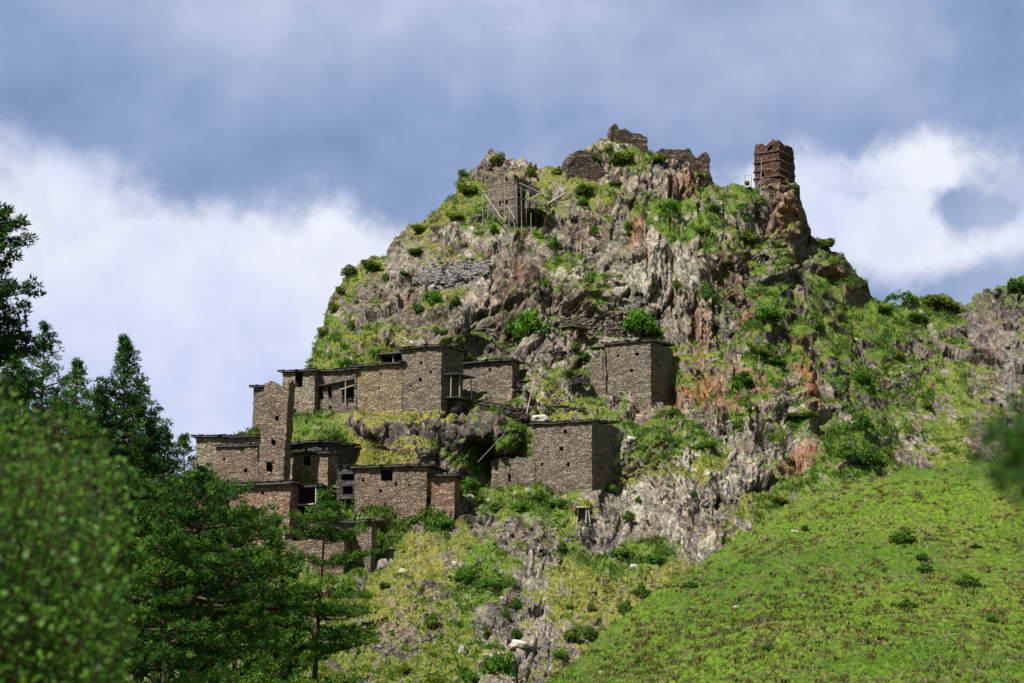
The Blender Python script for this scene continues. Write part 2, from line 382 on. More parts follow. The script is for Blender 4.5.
def masonry(name, cs, dark=0.5, scale=1.0, streak=0.35, mortar=(0.035, 0.028, 0.024)):
    """dry slate courses: flat stones of many tones, dark joints, damp streaks"""
    m, nt, b = material(name)
    oc = nt.new('ShaderNodeTexCoord').outputs['Object']
    s = nt.new('ShaderNodeSeparateXYZ'); nt.link(oc, s.inputs[0])
    u = nt.math('ADD', s.outputs[0], s.outputs[1])
    wob = nt.math('MULTIPLY', nt.math('SUBTRACT', nt.noise(oc, 0.3, 2), 0.5), 0.35)
    z = nt.math('ADD', s.outputs[2], wob)
    c = nt.new('ShaderNodeCombineXYZ'); nt.link(u, c.inputs[0]); nt.link(z, c.inputs[2])
    vv = nt.vmul(c.outputs[0], (2.0 * scale, 1, 7.0 * scale))
    vo = nt.new('ShaderNodeTexVoronoi'); vo.inputs['Scale'].default_value = 1.0; nt.link(vv, vo.inputs['Vector'])
    vo2 = nt.new('ShaderNodeTexVoronoi', feature='DISTANCE_TO_EDGE'); vo2.inputs['Scale'].default_value = 1.0; nt.link(vv, vo2.inputs['Vector'])
    sc = nt.new('ShaderNodeSeparateColor'); nt.link(vo.outputs['Color'], sc.inputs[0])
    fine = nt.noise(oc, 3.0, 4, 0.7); big = nt.noise(oc, 0.30, 4, 0.6)
    course = nt.noise(nt.vmul(c.outputs[0], (.25, 1, 3.4)), 1.0, 3, .6)
    t = nt.math('ADD', nt.math('MULTIPLY', sc.outputs[0], 0.50), nt.math('ADD', nt.math('MULTIPLY', course, 0.45), nt.math('ADD', nt.math('MULTIPLY', fine, 0.35), nt.math('SUBTRACT', nt.math('MULTIPLY', big, 0.75), 0.37))))
    k = len(cs)
    colr = nt.crv(t, [(0.25 + 0.75 * i / (k - 1), cc) for i, cc in enumerate(cs)])
    colr = nt.mix(nt.math('MULTIPLY', nt.ramp(big, 0.50, 0.66), streak), colr, tuple(x * 0.45 for x in cs[1]))
    joint = nt.ramp(vo2.outputs['Distance'], 0.02, 0.16)
    colr = nt.mix(nt.math('MULTIPLY', nt.math('SUBTRACT', 1.0, joint), min(1, dark + .2)), colr, mortar)
    nt.link(colr, b.inputs['Base Color'])
    h = nt.math('ADD', nt.math('MULTIPLY', joint, 0.7), nt.math('ADD', nt.math('MULTIPLY', sc.outputs[1], 0.7), nt.math('MULTIPLY', fine, 0.4)))
    bump(nt, b, h, 0.9, 0.12)
    return m
m_st_grey = masonry('grey_slate_masonry', [(0.075, 0.060, 0.050), (0.165, 0.135, 0.103), (0.255, 0.212, 0.160), (0.38, 0.335, 0.265)])
m_st_tan = masonry('tan_slate_masonry', [(0.12, 0.085, 0.055), (0.23, 0.175, 0.105), (0.33, 0.255, 0.155), (0.46, 0.39, 0.27)])
m_st_brown = masonry('brown_slate_masonry', [(0.085, 0.060, 0.048), (0.185, 0.130, 0.095), (0.27, 0.205, 0.150), (0.40, 0.34, 0.27)])
m_st_pale = masonry('pale_mixed_masonry', [(0.12, 0.10, 0.075), (0.25, 0.215, 0.15), (0.37, 0.325, 0.235), (0.50, 0.46, 0.36)])
m_st_red = masonry('reddish_slate_masonry', [(0.11, 0.060, 0.045), (0.24, 0.135, 0.095), (0.34, 0.23, 0.165), (0.46, 0.38, 0.30)])
m_st_dark = masonry('dark_slate_masonry', [(0.030, 0.027, 0.028), (0.065, 0.056, 0.053), (0.11, 0.094, 0.085), (0.21, 0.18, 0.155)], streak=0.5)
m_st_ruin = masonry('rust_brown_ruin_masonry', [(0.025, 0.012, 0.011), (0.085, 0.038, 0.030), (0.17, 0.080, 0.058), (0.30, 0.20, 0.165)], dark=0.8, scale=0.75, streak=0.6)
m_st_old = masonry('dark_brown_ruin_masonry', [(0.03, 0.02, 0.017), (0.085, 0.055, 0.045), (0.15, 0.105, 0.085), (0.27, 0.22, 0.19)], dark=0.8, scale=0.75, streak=0.6)
m_slate, nt, b = material('slate_roof')
oc = nt.new('ShaderNodeTexCoord').outputs['Object']
nt.link(nt.crv(nt.noise(nt.vmul(oc, (1, 1, 4)), 2.2, 5, 0.7), [(0.3, (0.028, 0.026, 0.030)), (0.55, (0.062, 0.056, 0.060)), (0.78, (0.18, 0.17, 0.16))]), b.inputs['Base Color'])
bump(nt, b, nt.noise(oc, 4, 4, 0.7), 0.8, 0.1)
m_inside, nt, b = material('interior_shade_and_black_sheet'); b.inputs['Base Color'].default_value = (0.020, 0.015, 0.015, 1)  # near-black stands in for shade inside openings; also colours the black sheet
m_stone, nt, b = material('loose_stone')
oc = nt.new('ShaderNodeTexCoord').outputs['Object']
ob = nt.new('ShaderNodeObjectInfo').outputs['Random']
nt.link(nt.crv(nt.math('ADD', nt.noise(oc, 2, 4, 0.6), nt.math('MULTIPLY', nt.math('SUBTRACT', ob, 0.5), 0.3)), [(0.3, (0.16, 0.14, 0.12)), (0.6, (0.42, 0.39, 0.35)), (0.8, (0.58, 0.55, 0.5))]), b.inputs['Base Color'])
bump(nt, b, nt.noise(oc, 5, 4, 0.7), 0.8, 0.1)

# ------------------------------------------------------------------ the rocky hill
TOP = [(-120, 640), (0, 590), (100, 540), (150, 505), (185, 478), (196, 462), (215, 447), (240, 433), (256, 430), (262, 425), (272, 408), (285, 392), (300, 380), (308, 364), (313, 350), (319, 332),
       (326, 312), (333, 296), (340, 283), (345, 270), (360, 263), (384, 256), (390, 246), (398, 236), (420, 220), (440, 205), (456, 193), (458, 180), (462, 171), (474, 166), (481, 158), (487, 149), (493, 147),
       (499, 153), (508, 156), (520, 160), (535, 164), (555, 168), (570, 168), (578, 158), (585, 150), (592, 146), (602, 141), (612, 139), (630, 143), (648, 150), (662, 156), (678, 163), (700, 167), (712, 172), (718, 184), (730, 187),
       (748, 187), (756, 186), (776, 184), (794, 184), (800, 192), (806, 206), (812, 224), (818, 236), (828, 246), (838, 254), (848, 262), (858, 276), (868, 284), (873, 296), (884, 300), (900, 301), (915, 298),
       (930, 296), (945, 295), (955, 300), (965, 303), (975, 297), (985, 292), (997, 286), (1010, 282), (1019, 276), (1040, 272), (1100, 262), (1200, 250), (1400, 270)]
YC = [(-250, 760, 170), (-250, 600, 215), (1400, 760, 170), (1400, 460, 275), (1400, 275, 350), (-120, 700, 200), (-120, 560, 250), (0, 700, 195), (0, 600, 235), (100, 683, 192), (100, 560, 228), (190, 683, 190), (190, 560, 215), (190, 490, 238), (225, 492, 237), (270, 486, 233.6), (240, 440, 246), (262, 428, 250),
      (300, 760, 170), (450, 760, 170), (600, 760, 170), (800, 760, 170), (1100, 760, 170), (100, 760, 170), (-120, 760, 170), (300, 683, 190), (450, 683, 190), (560, 683, 190), (800, 683, 190), (1000, 683, 190), (1100, 683, 190),
      (400, 600, 212), (500, 600, 211), (590, 610, 210), (300, 600, 211), (450, 540, 229), (480, 510, 236), (520, 520, 234), (560, 560, 224), (540, 503, 238.5), (580, 505, 237.5), (500, 570, 220),
      (318, 530, 228.3), (260, 530, 228), (260, 480, 236), (300, 484, 237.5), (340, 486, 238), (330, 520, 230), (322, 441, 245), (350, 441, 246),
      (355, 530, 231.6), (420, 530, 232), (360, 466, 240.5), (420, 466, 240.5), (455, 505, 236), (450, 474, 241), (360, 566, 225), (375, 562, 226), (345, 533, 228.5), (345, 522, 231.0),
      (260, 432, 247), (300, 415, 247.5), (345, 411, 248), (285, 370, 256), (350, 368, 256), (330, 432, 244.5),
      (345, 410, 246.5), (400, 409, 246.6), (440, 409, 246.6), (475, 408, 247.5), (360, 364, 256), (400, 350, 257), (440, 344, 257.5), (370, 430, 241.0), (430, 432, 241.5), (470, 432, 243), (500, 410, 249), (490, 440, 243.5), (500, 450, 242),
      (475, 392, 253.5), (515, 392, 253.5), (490, 358, 260), (515, 358, 260.5), (500, 400, 251.5), (540, 400, 250.5), (560, 408, 249.5),
      (495, 486, 240.8), (535, 497, 239.6), (590, 499, 239.2), (600, 497, 240), (540, 419, 248.5), (590, 418, 248.5), (618, 420, 249.5), (500, 456, 243.5),
      (595, 393, 255.3), (650, 392, 255.0), (673, 390, 257), (605, 338, 265), (650, 337, 265), (673, 339, 266), (590, 360, 262),
      (618, 445, 241.5), (650, 445, 243), (600, 500, 238.0), (640, 540, 231), (690, 545, 230), (720, 540, 230.5), (690, 480, 240), (720, 470, 242), (660, 430, 247), (640, 560, 225.5), (700, 570, 226),
      (540, 340, 263.5), (480, 345, 264), (640, 325, 266), (720, 330, 266), (760, 350, 264), (540, 270, 269.5), (480, 270, 270.5), (640, 270, 269), (700, 270, 271.5), (540, 215, 277), (600, 200, 282), (680, 200, 285), (740, 200, 293),
      (330, 340, 266), (318, 340, 271), (350, 330, 263), (350, 290, 280), (345, 270, 291), (400, 300, 272), (400, 240, 291), (420, 330, 265.5), (450, 210, 286), (460, 172, 295), (490, 150, 294), (420, 265, 281), (490, 258, 273), (440, 292, 270.5),
      (490, 222, 281.5), (520, 222, 281.5), (535, 218, 282.5), (490, 175, 288), (535, 175, 288), (520, 162, 291), (570, 170, 290), (590, 180, 288), (610, 146, 293.5), (630, 146, 293.5), (650, 156, 293.5), (700, 170, 295), (720, 188, 297), (755, 190, 299), (775, 187, 299.5), (797, 188, 301), (815, 240, 303.5), (845, 265, 306.5), (872, 297, 312),
      (780, 250, 290), (800, 320, 277), (830, 380, 268), (850, 440, 258), (800, 440, 254), (760, 440, 249), (760, 400, 256), (700, 390, 257), (720, 520, 234), (780, 520, 236), (850, 480, 246), (900, 320, 308), (900, 400, 285), (900, 460, 262), (960, 300, 322), (960, 400, 291), (1024, 275, 322), (1024, 400, 289), (930, 340, 306), (1024, 460, 266), (1100, 460, 268), (1100, 270, 340), (1000, 340, 308)]
BASES = [(400, 441, 463.5, 346, 409, 247.0, 30, 6), (354, 401, 0, 364, 409, 249.8, 24, 6.5), (313.5, 356, 0, 370, 412, 252.3, 24, 6), (282, 314, 0, 371, 414, 253.4, 20, 6), (255.5, 281.5, 288, 381, 486, 233.2, 18, 24), (288, 327, 0, 453, 492, 236.9, 28, 8),
         (353.5, 424, 0, 466.5, 528, 232.4, 14, 7), (423, 454, 0, 476, 506, 232.8, 6, 5), (532.5, 592, 617, 421, 498, 239.8, 28, 7), (491, 535, 0, 456, 487, 243.3, 24, 4), (604.5, 651, 673.5, 341, 392, 255.0, 28, 8), (590, 606, 0, 360, 391, 257.6, 20, 4), (600, 654, 0, 341, 391, 254.8, 28, 8),
         (458, 512, 520, 361, 393, 253.6, 24, 6), (322, 371, 376, 522, 566, 226.6, 16, 6), (232, 289, 298, 484, 545, 229.8, 22, 10), (193, 258, 0, 437, 497, 239.5, 8, 7), (488, 514.5, 534, 176, 219, 282.0, 30, 5)]
YC = [q for q in YC if not any(b_[0] - 5 < q[0] < max(b_[1], b_[2]) + 4 and b_[3] - 1 < q[1] < b_[4] + 5 for b_ in BASES)]
for (x0_, xc_, x1_, yt_, yb_, Yv_, a_, dp_) in BASES:
    sl_ = math.tan(R(a_)) * Yv_ / F; 
    for f_ in (0, .33, .66, 1):
        xx_ = xc_ + (x0_ - xc_) * f_
        YC.append((xx_, yb_ + 1, Yv_ + (xc_ - xx_) * sl_ - .25)); YC.append((xx_, yt_ - 2, Yv_ + (xc_ - xx_) * sl_ + dp_ + 1.0))
    if x1_:
        ds_ = (x1_ - xc_) * Yv_ / F / math.tan(R(a_)); YC.append((x1_ + 1, yb_ + 4, Yv_ + ds_ - .9)); YC.append(((x1_ + xc_) / 2, yb_ + 3, Yv_ + ds_ / 2 - .6)); YC.append((x1_ - 2, yb_ + 12, Yv_ + ds_ * .4 - 2.0))
        YC.append((x1_, yb_ - 1, Yv_ + (x1_ - xc_) * Yv_ / F / math.tan(R(a_)) - .2)); YC.append((x1_ + 1, yt_ - 2, Yv_ + (x1_ - xc_) * Yv_ / F / math.tan(R(a_)) + (dp_ if x0_ == 255.5 else 2)))
YC = np.array(YC, float)
def kern(d): return np.sqrt(d * d + 36.0)
_A = kern(np.hypot(YC[:, None, 0] - YC[None, :, 0], YC[:, None, 1] - YC[None, :, 1]))
_n = len(YC); _M = np.zeros((_n + 3, _n + 3)); _M[:_n, :_n] = _A - np.eye(_n) * 2.0
_M[:_n, _n] = 1; _M[:_n, _n + 1:] = YC[:, :2] / 500; _M[_n, :_n] = 1; _M[_n + 1:, :_n] = YC[:, :2].T / 500
_wt = np.linalg.solve(_M, np.concatenate([YC[:, 2], np.zeros(3)]))
def base_depth(px, py):
    sh = px.shape; px = px.ravel(); py = py.ravel(); o = np.empty(len(px))
    for i in range(0, len(px), 40000):
        a, c = px[i:i + 40000], py[i:i + 40000]
        o[i:i + 40000] = kern(np.hypot(a[:, None] - YC[None, :, 0], c[:, None] - YC[None, :, 1])) @ _wt[:_n] + _wt[_n] + a / 500 * _wt[_n + 1] + c / 500 * _wt[_n + 2]
    return o.reshape(sh)

ROCKY = [(760, 268, .65), (800, 300, .55), (818, 352, .55), (742, 305, .6), (790, 335, .55), (900, 385, .55), (942, 405, .55), (872, 355, .45), (930, 350, .5), (850, 420, .5), (905, 425, .5), (730, 225, .5), (770, 225, .6), (520, 260, 1), (560, 230, 1), (600, 250, 1), (640, 240, 1), (480, 300, 1), (440, 320, .75), (400, 300, .75), (700, 270, .95), (690, 255, .95), (660, 300, .85), (620, 300, .9), (580, 300, .9), (470, 240, .7), (430, 245, .55), (610, 320, .75), (540, 325, .85), (500, 335, .9), (510, 355, .85), (560, 350, .8), (700, 200, .55), (640, 190, .7), (660, 180, .7), (620, 170, .45),
         (780, 205, .85), (790, 230, .9), (810, 255, .85), (845, 275, .6), (760, 240, .55), (690, 185, .7), (680, 330, .75), (700, 320, .7), (740, 280, .55), (620, 500, 1), (650, 520, 1), (690, 520, .9), (720, 500, .75), (610, 465, .85), (640, 480, .8), (650, 500, 1), (390, 440, .75), (450, 440, 1), (490, 430, 1), (430, 425, .95), (360, 425, .55),
         (540, 560, .7), (510, 540, .5), (540, 525, .45), (600, 540, .8), (510, 620, .75), (560, 650, .6), (480, 520, .55), (430, 590, .45), (400, 640, .45), (540, 680, .6), (530, 600, .45), (500, 680, .6), (1000, 320, .62), (985, 345, .62), (1000, 400, .45), (960, 320, .5), (1015, 290, .45), (960, 350, .45), (900, 440, .5), (930, 450, .45), (985, 445, .6), (1015, 440, .5), (640, 405, .75), (610, 405, .65), (700, 400, .55), (720, 430, .6), (745, 470, .6), (690, 455, .45), (760, 440, .75), (810, 380, .85), (820, 400, .8), (740, 370, .55), (780, 400, .6), (790, 460, .6), (700, 370, .55),
         (350, 300, .6), (380, 290, .7), (345, 320, .5), (330, 330, .5), (375, 330, .45), (500, 390, .6), (530, 380, .7), (575, 395, .5), (400, 520, .3), (880, 400, .25), (850, 350, .3), (855, 400, .5), (920, 400, .35), (830, 300, .4), (490, 155, .8), (478, 165, .85), (510, 162, .7), (535, 170, .6), (460, 510, .4), (400, 280, .8), (415, 255, .7), (870, 290, .4), (855, 262, .45), (590, 165, .6),
         (440, 210, 0), (425, 222, .05), (465, 195, .05), (460, 210, 0), (480, 215, .1), (550, 185, .15), (560, 175, .15), (590, 188, .1), (525, 232, .4), (555, 205, .35), (575, 260, .45), (560, 265, .1), (590, 285, .1), (630, 145, .15), (640, 160, .2), (650, 205, .1), (665, 215, .0), (685, 225, .05), (705, 235, .1), (740, 235, .15), (720, 215, .25), (770, 300, .15), (775, 315, .05), (755, 290, .3), (820, 320, .1), (860, 315, 0), (900, 320, 0), (935, 312, 0), (885, 350, .1), (920, 380, .15), (865, 390, .15), (945, 370, .25), (940, 435, .15), (870, 440, .1), (860, 330, .05), (840, 350, .15),
         (770, 355, .2), (690, 352, .1), (720, 355, .2), (745, 365, .25), (830, 430, .2), (780, 425, .3), (540, 505, 0), (505, 500, .1), (475, 468, 0), (470, 455, 0), (440, 520, .05), (400, 545, .25), (480, 572, 0), (495, 565, 0), (620, 562, 0), (650, 555, 0), (600, 575, .1), (600, 600, .15), (690, 440, .05), (650, 430, .05), (670, 440, .05), (715, 445, .1), (705, 465, .15), (400, 410, 0), (430, 410, 0), (350, 400, .15), (300, 430, .1), (330, 420, .2), (370, 458, .15), (400, 456, .2), (350, 455, .2), (560, 410, .2), (520, 400, .25), (520, 430, .15), (510, 445, .1), (480, 400, .3), (500, 378, .2), (560, 375, .3),
         (470, 545, .2), (420, 600, .3), (380, 600, .2), (450, 660, .2), (590, 560, .1), (390, 570, .2), (420, 560, .2), (450, 600, .35), (420, 660, .2), (560, 600, .3), (590, 640, .2), (470, 340, .5), (400, 335, .3), (380, 345, .15), (340, 345, .2), (440, 298, .3), (430, 300, .2), (460, 300, .3), (352, 268, .1), (365, 265, .1), (335, 300, .1), (325, 320, .1), (440, 380, .3), (340, 360, .1), (410, 210, 0), (580, 155, .3), (650, 340, .3), (620, 345, .4), (372, 450, 0), (352, 440, .1), (405, 447, .15), (425, 455, .3), (440, 424, .45), (560, 400, .15), (580, 406, .1), (620, 414, .2), (600, 400, .3), (545, 408, .2), (250, 435, .1), (750, 185, .1), (730, 190, .2), (880, 450, .05), (950, 460, .05), (800, 480, .1), (750, 510, .1), (670, 570, .1), (740, 400, .3), (560, 520, .1)]
DRY = [(400, 408, 1), (440, 405, .95), (370, 452, .9), (400, 458, .95), (350, 412, .8), (440, 215, .75), (420, 230, .7), (460, 200, .55), (480, 215, .3), (500, 165, .7), (560, 175, .7), (620, 480, .85), (690, 475, .9), (540, 600, .75), (620, 592, .9), (590, 590, .9), (660, 575, .9), (440, 560, .85), (400, 560, .7), (420, 545, .9), (400, 600, .8), (500, 520, .6), (440, 640, .6), (400, 660, .6), (860, 310, .45), (930, 310, .3), (680, 220, .45), (740, 240, .5), (690, 355, .65), (560, 410, .7), (600, 515, .8), (640, 605, .9), (730, 465, .8), (560, 620, .8), (760, 440, .5), (940, 380, .5), (1000, 420, .6), (960, 450, .6), (460, 530, .7), (450, 390, .7), (380, 340, .6), (350, 330, .6), (430, 300, .6), (330, 320, .3), (600, 180, .6), (300, 440, .5),
       (540, 500, 0), (500, 500, .1), (480, 465, 0), (465, 480, 0), (440, 515, .1), (610, 562, 0), (650, 553, 0), (480, 572, 0), (495, 580, 0), (720, 445, 0), (670, 435, .15), (640, 430, .2), (590, 285, 0), (560, 265, 0), (650, 205, .1), (665, 218, .1), (770, 310, 0), (780, 360, .1), (830, 430, .1), (870, 440, 0), (880, 350, .1), (700, 230, .2), (490, 398, .3), (320, 430, .1), (750, 420, .2), (380, 520, 0), (387, 540, 0), (900, 400, .2), (520, 440, .4), (505, 378, .2), (620, 600, .7)]
def hill_fields(px, py):
    return idw(px, py, ROCKY, 4.0), idw(px, py, DRY, 3.5)

nr = 640; nb = 14
colx = np.concatenate([np.linspace(-240, -30, 60, endpoint=False), np.linspace(-30, 1060, 1100), np.linspace(1061.5, 1400, 90)]); nc = len(colx)
t_top = np.interp(colx, [p[0] for p in TOP], [p[1] for p in TOP])
t_top = t_top - 2.2 * fbm(colx / 9.0, colx * 0 + 3.3, 5, 4) - 1.2 * fbm(colx / 2.5, colx * 0, 8, 2)
v = np.linspace(0, 1, nr)[:, None] ** 1.08
PX = np.broadcast_to(colx[None, :], (nr, nc)).copy()
PY = t_top[None, :] + v * (765 - t_top[None, :])
Yd = base_depth(PX, PY)
pos = P(PX, PY, Yd)
def normals(g):
    du = np.gradient(g, axis=1); dv = np.gradient(g, axis=0)
    n = np.cross(dv, du); n /= (np.linalg.norm(n, axis=-1, keepdims=True) + 1e-12)
    return n
N0 = normals(pos)
for _ in range(10):       # relax the base normal field
    N0[1:-1, 1:-1] = (N0[1:-1, 1:-1] * 2 + N0[:-2, 1:-1] + N0[2:, 1:-1] + N0[1:-1, :-2] + N0[1:-1, 2:]) / 6
N0 /= np.linalg.norm(N0, axis=-1, keepdims=True)
if N0[nr // 2, nc // 2, 1] > 0: N0 = -N0
Rk, Dr = hill_fields(PX, PY)
Rk = Rk + 0.20 * fbm(PX / 16, PY / 16, 31, 4)
wx, wz = pos[..., 0], pos[..., 2] * 1.0
# warp, and lean the strata
wx2 = wx + 1.6 * fbm(wx / 9, wz / 9, 41, 2); wz2 = wz + 1.6 * fbm(wx / 8 + 40, wz / 8, 45, 2)
lean = np.where(wx < 30, 0.20, -0.30) * 1.0
lean = 0.22 - 0.5 * sstep(wx, 18, 34)
lx = wx2 - lean * wz2
D = np.zeros_like(wx); cellv = np.zeros_like(wx)
for k, (sx, sz, amp, cw) in enumerate([(7.5, 8.5, 2.5, .30), (3.2, 4.2, 1.35, .32), (1.4, 1.9, .62, .26), (0.65, .8, .22, .12)]):
    h, cv, bd = cells(lx / sx + 7 * k, wz2 / sz + 3 * k, 60 + k, 0.9)
    if k == 0: amp = amp * (1 - .65 * sstep(PY, 470, 545))
    D += amp * (h - (.12, .2, .35, .35)[k] * np.exp(-(bd / 0.12) ** 2)); cellv += cw * cv
# ledges: small steps along the bedding
Hn = wz + 0.35 * wx + 2.5 * fbm(wx / 12, wz / 12, 77, 3)
for per, amp in ((6.2, .9), (2.3, .35)):
    q = Hn / per; fr = q - np.floor(q)
    D += amp * (sstep(fr, 0.0, 0.85) - sstep(fr, 0.85, 1.0)) * (0.5 + 0.5 * fbm(wx / 9, wz / 4, 80, 2)) * -1
rk = sstep(Rk, 0.22, 0.62)
soft = 0.9 * fbm(wx / 5, wz / 5, 90, 3) + 0.5 * fbm(wx / 1.6, wz / 1.6, 95, 3)
Dd = (0.30 + 0.55 * rk) * D * 0.95 + soft * (1 - rk) + 0.05 * fbm(wx / 0.5, wz / 0.5, 99, 2)
# strong outcrops and hollows of their own
Dd += 0.85 * gauss(PX, PY, [(497, 440, 8, 12, 20, -1.0), (470, 452, 22, 6, 0, -.8), (420, 425, 60, 10, 0, 1.2), (505, 425, 12, 5, 0, -.6), (648, 505, 48, 45, -20, 1.6), (640, 408, 10, 12, 0, -1.5),
                     (807, 390, 9, 45, 3, 1.8), (770, 440, 10, 14, 0, -1.6), (722, 182, 8, 6, 0, -.3), (692, 385, 18, 8, -20, 1.0), (600, 540, 18, 7, 0, -1.3), (565, 325, 10, 8, 0, -1.2), (478, 325, 7, 24, 0, -1.6), (800, 232, 8, 22, 0, .3), (683, 200, 5, 16, 0, -1.4), (575, 240, 5, 30, 0, -.9), (530, 270, 12, 60, 6, .9),
                     (640, 215, 5, 25, 0, .9), (560, 245, 5, 35, 8, -.8), (690, 352, 26, 3, -12, -.7)])
# calm next to the houses
CALM = [(697, 270, 22, 22), (856, 278, 16, 20), (330, 500, 95, 75), (300, 400, 60, 40), (400, 380, 75, 30), (275, 440, 25, 60), (575, 460, 52, 42), (510, 475, 28, 18), (635, 365, 48, 28), (492, 375, 32, 18), (515, 198, 28, 26), (775, 172, 24, 14), (220, 460, 30, 30), (440, 490, 22, 18)]
calm = np.ones_like(wx)
for (x, y, a, c) in CALM:
    calm *= 1 - 0.93 * np.exp(-(((PX - x) / a) ** 4 + ((PY - y) / c) ** 4) * 1.2)
knoll = np.exp(-(((PX - 425) / 85) ** 4 + ((PY - 437) / 20) ** 4)); calm = np.maximum(calm, knoll * .62)
outc = np.exp(-(((PX - 655) / 50) ** 4 + ((PY - 495) / 55) ** 4)); calm = np.maximum(calm, outc * 0.95)
vtx = np.arange(nr)[:, None] / nr
edge = 0.6 + 0.4 * sstep(PY - t_top[None, :], 0, 14)          # keep the skyline where it is
Dd = np.clip(Dd, -4.2, 3.6) * calm * edge
pos = pos + N0 * Dd[..., None]
# the far side, falling away behind the skyline
back = []
for k in range(1, nb + 1):
    s = k / nb
    Yb = Yd[0] + 90 * s ** 1.5 + 1.5 * k
    p = P(colx, t_top, Yd[0]); q = pos[0].copy()
    q[:, 1] = pos[0][:, 1] + (90 * s ** 1.5 + 1.0 * k); q[:, 0] *= q[:, 1] / pos[0][:, 1]
    q[:, 2] = pos[0][:, 2] * (1 - s ** 0.9) - 4 * s - 0.25 * k
    q[:, 2] += 1.0 * fbm(colx / 20 + k, colx * 0 + k, 130, 3) * min(1, k / 3)
    back.append(q)
back = np.stack(back[::-1])
full = np.concatenate([back, pos], 0)
NN = normals(full)
if NN[nb + nr // 2, nc // 2, 1] > 0: NN = -NN
up = NN[nb:, :, 2]
ups = up.copy()
for _ in range(2): ups[1:-1, 1:-1] = (ups[1:-1, 1:-1] + ups[:-2, 1:-1] + ups[2:, 1:-1] + ups[1:-1, :-2] + ups[1:-1, 2:]) / 5
G = 0.55 + .10 * sstep(PX, 720, 840) + (0.45 - Rk) * 1.15 + (ups - N0[..., 2]) * 1.5 + (ups - 0.55) * 0.35 + 0.36 * fbm(PX / 15, PY / 10, 142, 3) + 0.52 * fbm(PX / 5, PY / 3.6, 140, 3)
G = np.clip(G, 0, 1)
Gf = np.concatenate([np.full((nb, nc), 0.8), G]); Drf = np.concatenate([np.full((nb, nc), .4), Dr])
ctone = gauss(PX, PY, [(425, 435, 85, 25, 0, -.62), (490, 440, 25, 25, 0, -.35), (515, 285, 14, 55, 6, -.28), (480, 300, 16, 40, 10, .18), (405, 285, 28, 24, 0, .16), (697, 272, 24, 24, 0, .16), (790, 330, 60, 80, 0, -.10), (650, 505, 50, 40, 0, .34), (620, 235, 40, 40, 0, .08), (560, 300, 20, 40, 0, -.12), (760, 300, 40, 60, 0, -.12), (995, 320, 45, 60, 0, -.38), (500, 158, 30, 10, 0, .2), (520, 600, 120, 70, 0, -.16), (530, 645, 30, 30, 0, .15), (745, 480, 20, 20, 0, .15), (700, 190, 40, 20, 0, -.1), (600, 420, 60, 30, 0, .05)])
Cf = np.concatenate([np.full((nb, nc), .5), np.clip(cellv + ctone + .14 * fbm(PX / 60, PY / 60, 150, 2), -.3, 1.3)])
Rust = gauss(PX, PY, [(636, 228, 7, 16, 5, 1.0), (694, 388, 22, 12, -25, 1.1), (740, 372, 18, 7, 20, .6), (807, 380, 8, 38, -6, 1.7), (808, 458, 24, 9, 0, .9), (770, 385, 14, 12, 0, .7), (725, 400, 30, 16, 0, .6), (790, 478, 12, 8, 0, .9), (850, 285, 16, 8, 40, .45), (835, 268, 10, 12, 0, .4), (790, 220, 14, 26, 0, .55), (575, 330, 16, 8, 0, .5), (690, 185, 16, 14, 0, .7), (763, 292, 5, 8, 0, .9), (700, 340, 8, 30, 0, .4), (748, 322, 10, 18, 0, .6), (640, 390, 8, 8, 0, .7), (520, 290, 30, 30, 0, .15), (725, 270, 14, 20, 0, .25), (990, 330, 20, 20, 0, .2), (640, 588, 10, 6, 0, .4)])
Rust = np.clip(Rust + 0.12 * (fbm(PX / 25, PY / 25, 160, 3) > 0.25), 0, 1)
Rf = np.concatenate([np.zeros((nb, nc)), Rust])
Scr = gauss(PX, PY, [(455, 273, 36, 13, -8, 1.3), (1000, 335, 26, 34, 0, .6), (975, 330, 12, 22, 0, .5), (455, 500, 16, 7, 0, .5), (1010, 390, 14, 40, 0, .6)])
Scr = np.clip(Scr * 1.6 - 0.5 + .5 * fbm(PX / 12, PY / 12, 165, 3) * (Scr > .1), 0, 1); Sf = np.concatenate([np.zeros((nb, nc)), Scr])
G = np.clip(G - Scr * 0.8, 0, 1); Gf[nb:] = G
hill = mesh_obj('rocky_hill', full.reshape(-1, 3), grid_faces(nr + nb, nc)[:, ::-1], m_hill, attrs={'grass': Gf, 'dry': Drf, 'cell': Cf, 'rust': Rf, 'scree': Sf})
tag(hill, kind='structure')

# where the visible surface lies, for setting things on it
depthmap = np.full((760, 1110), np.nan)
sx_, sy_ = proj(pos); ii = np.round(sy_).astype(int); jj = np.round(sx_).astype(int)
okm = (ii >= 0) & (ii < 760) & (jj >= 0) & (jj < 1110)
o_ = np.argsort(-pos[..., 1][okm]); depthmap[ii[okm][o_], jj[okm][o_]] = pos[..., 1][okm][o_]
def surf(px, py, r=1):
    j0, i0 = int(round(px)), int(round(py))
    for rr in range(r, 12):
        s = depthmap[max(0, i0 - rr):i0 + rr + 1, max(0, j0 - rr):j0 + rr + 1]; s = s[~np.isnan(s)]
        if len(s): return P(px, py, float(np.median(s)))
    return P(px, py, 250.0)

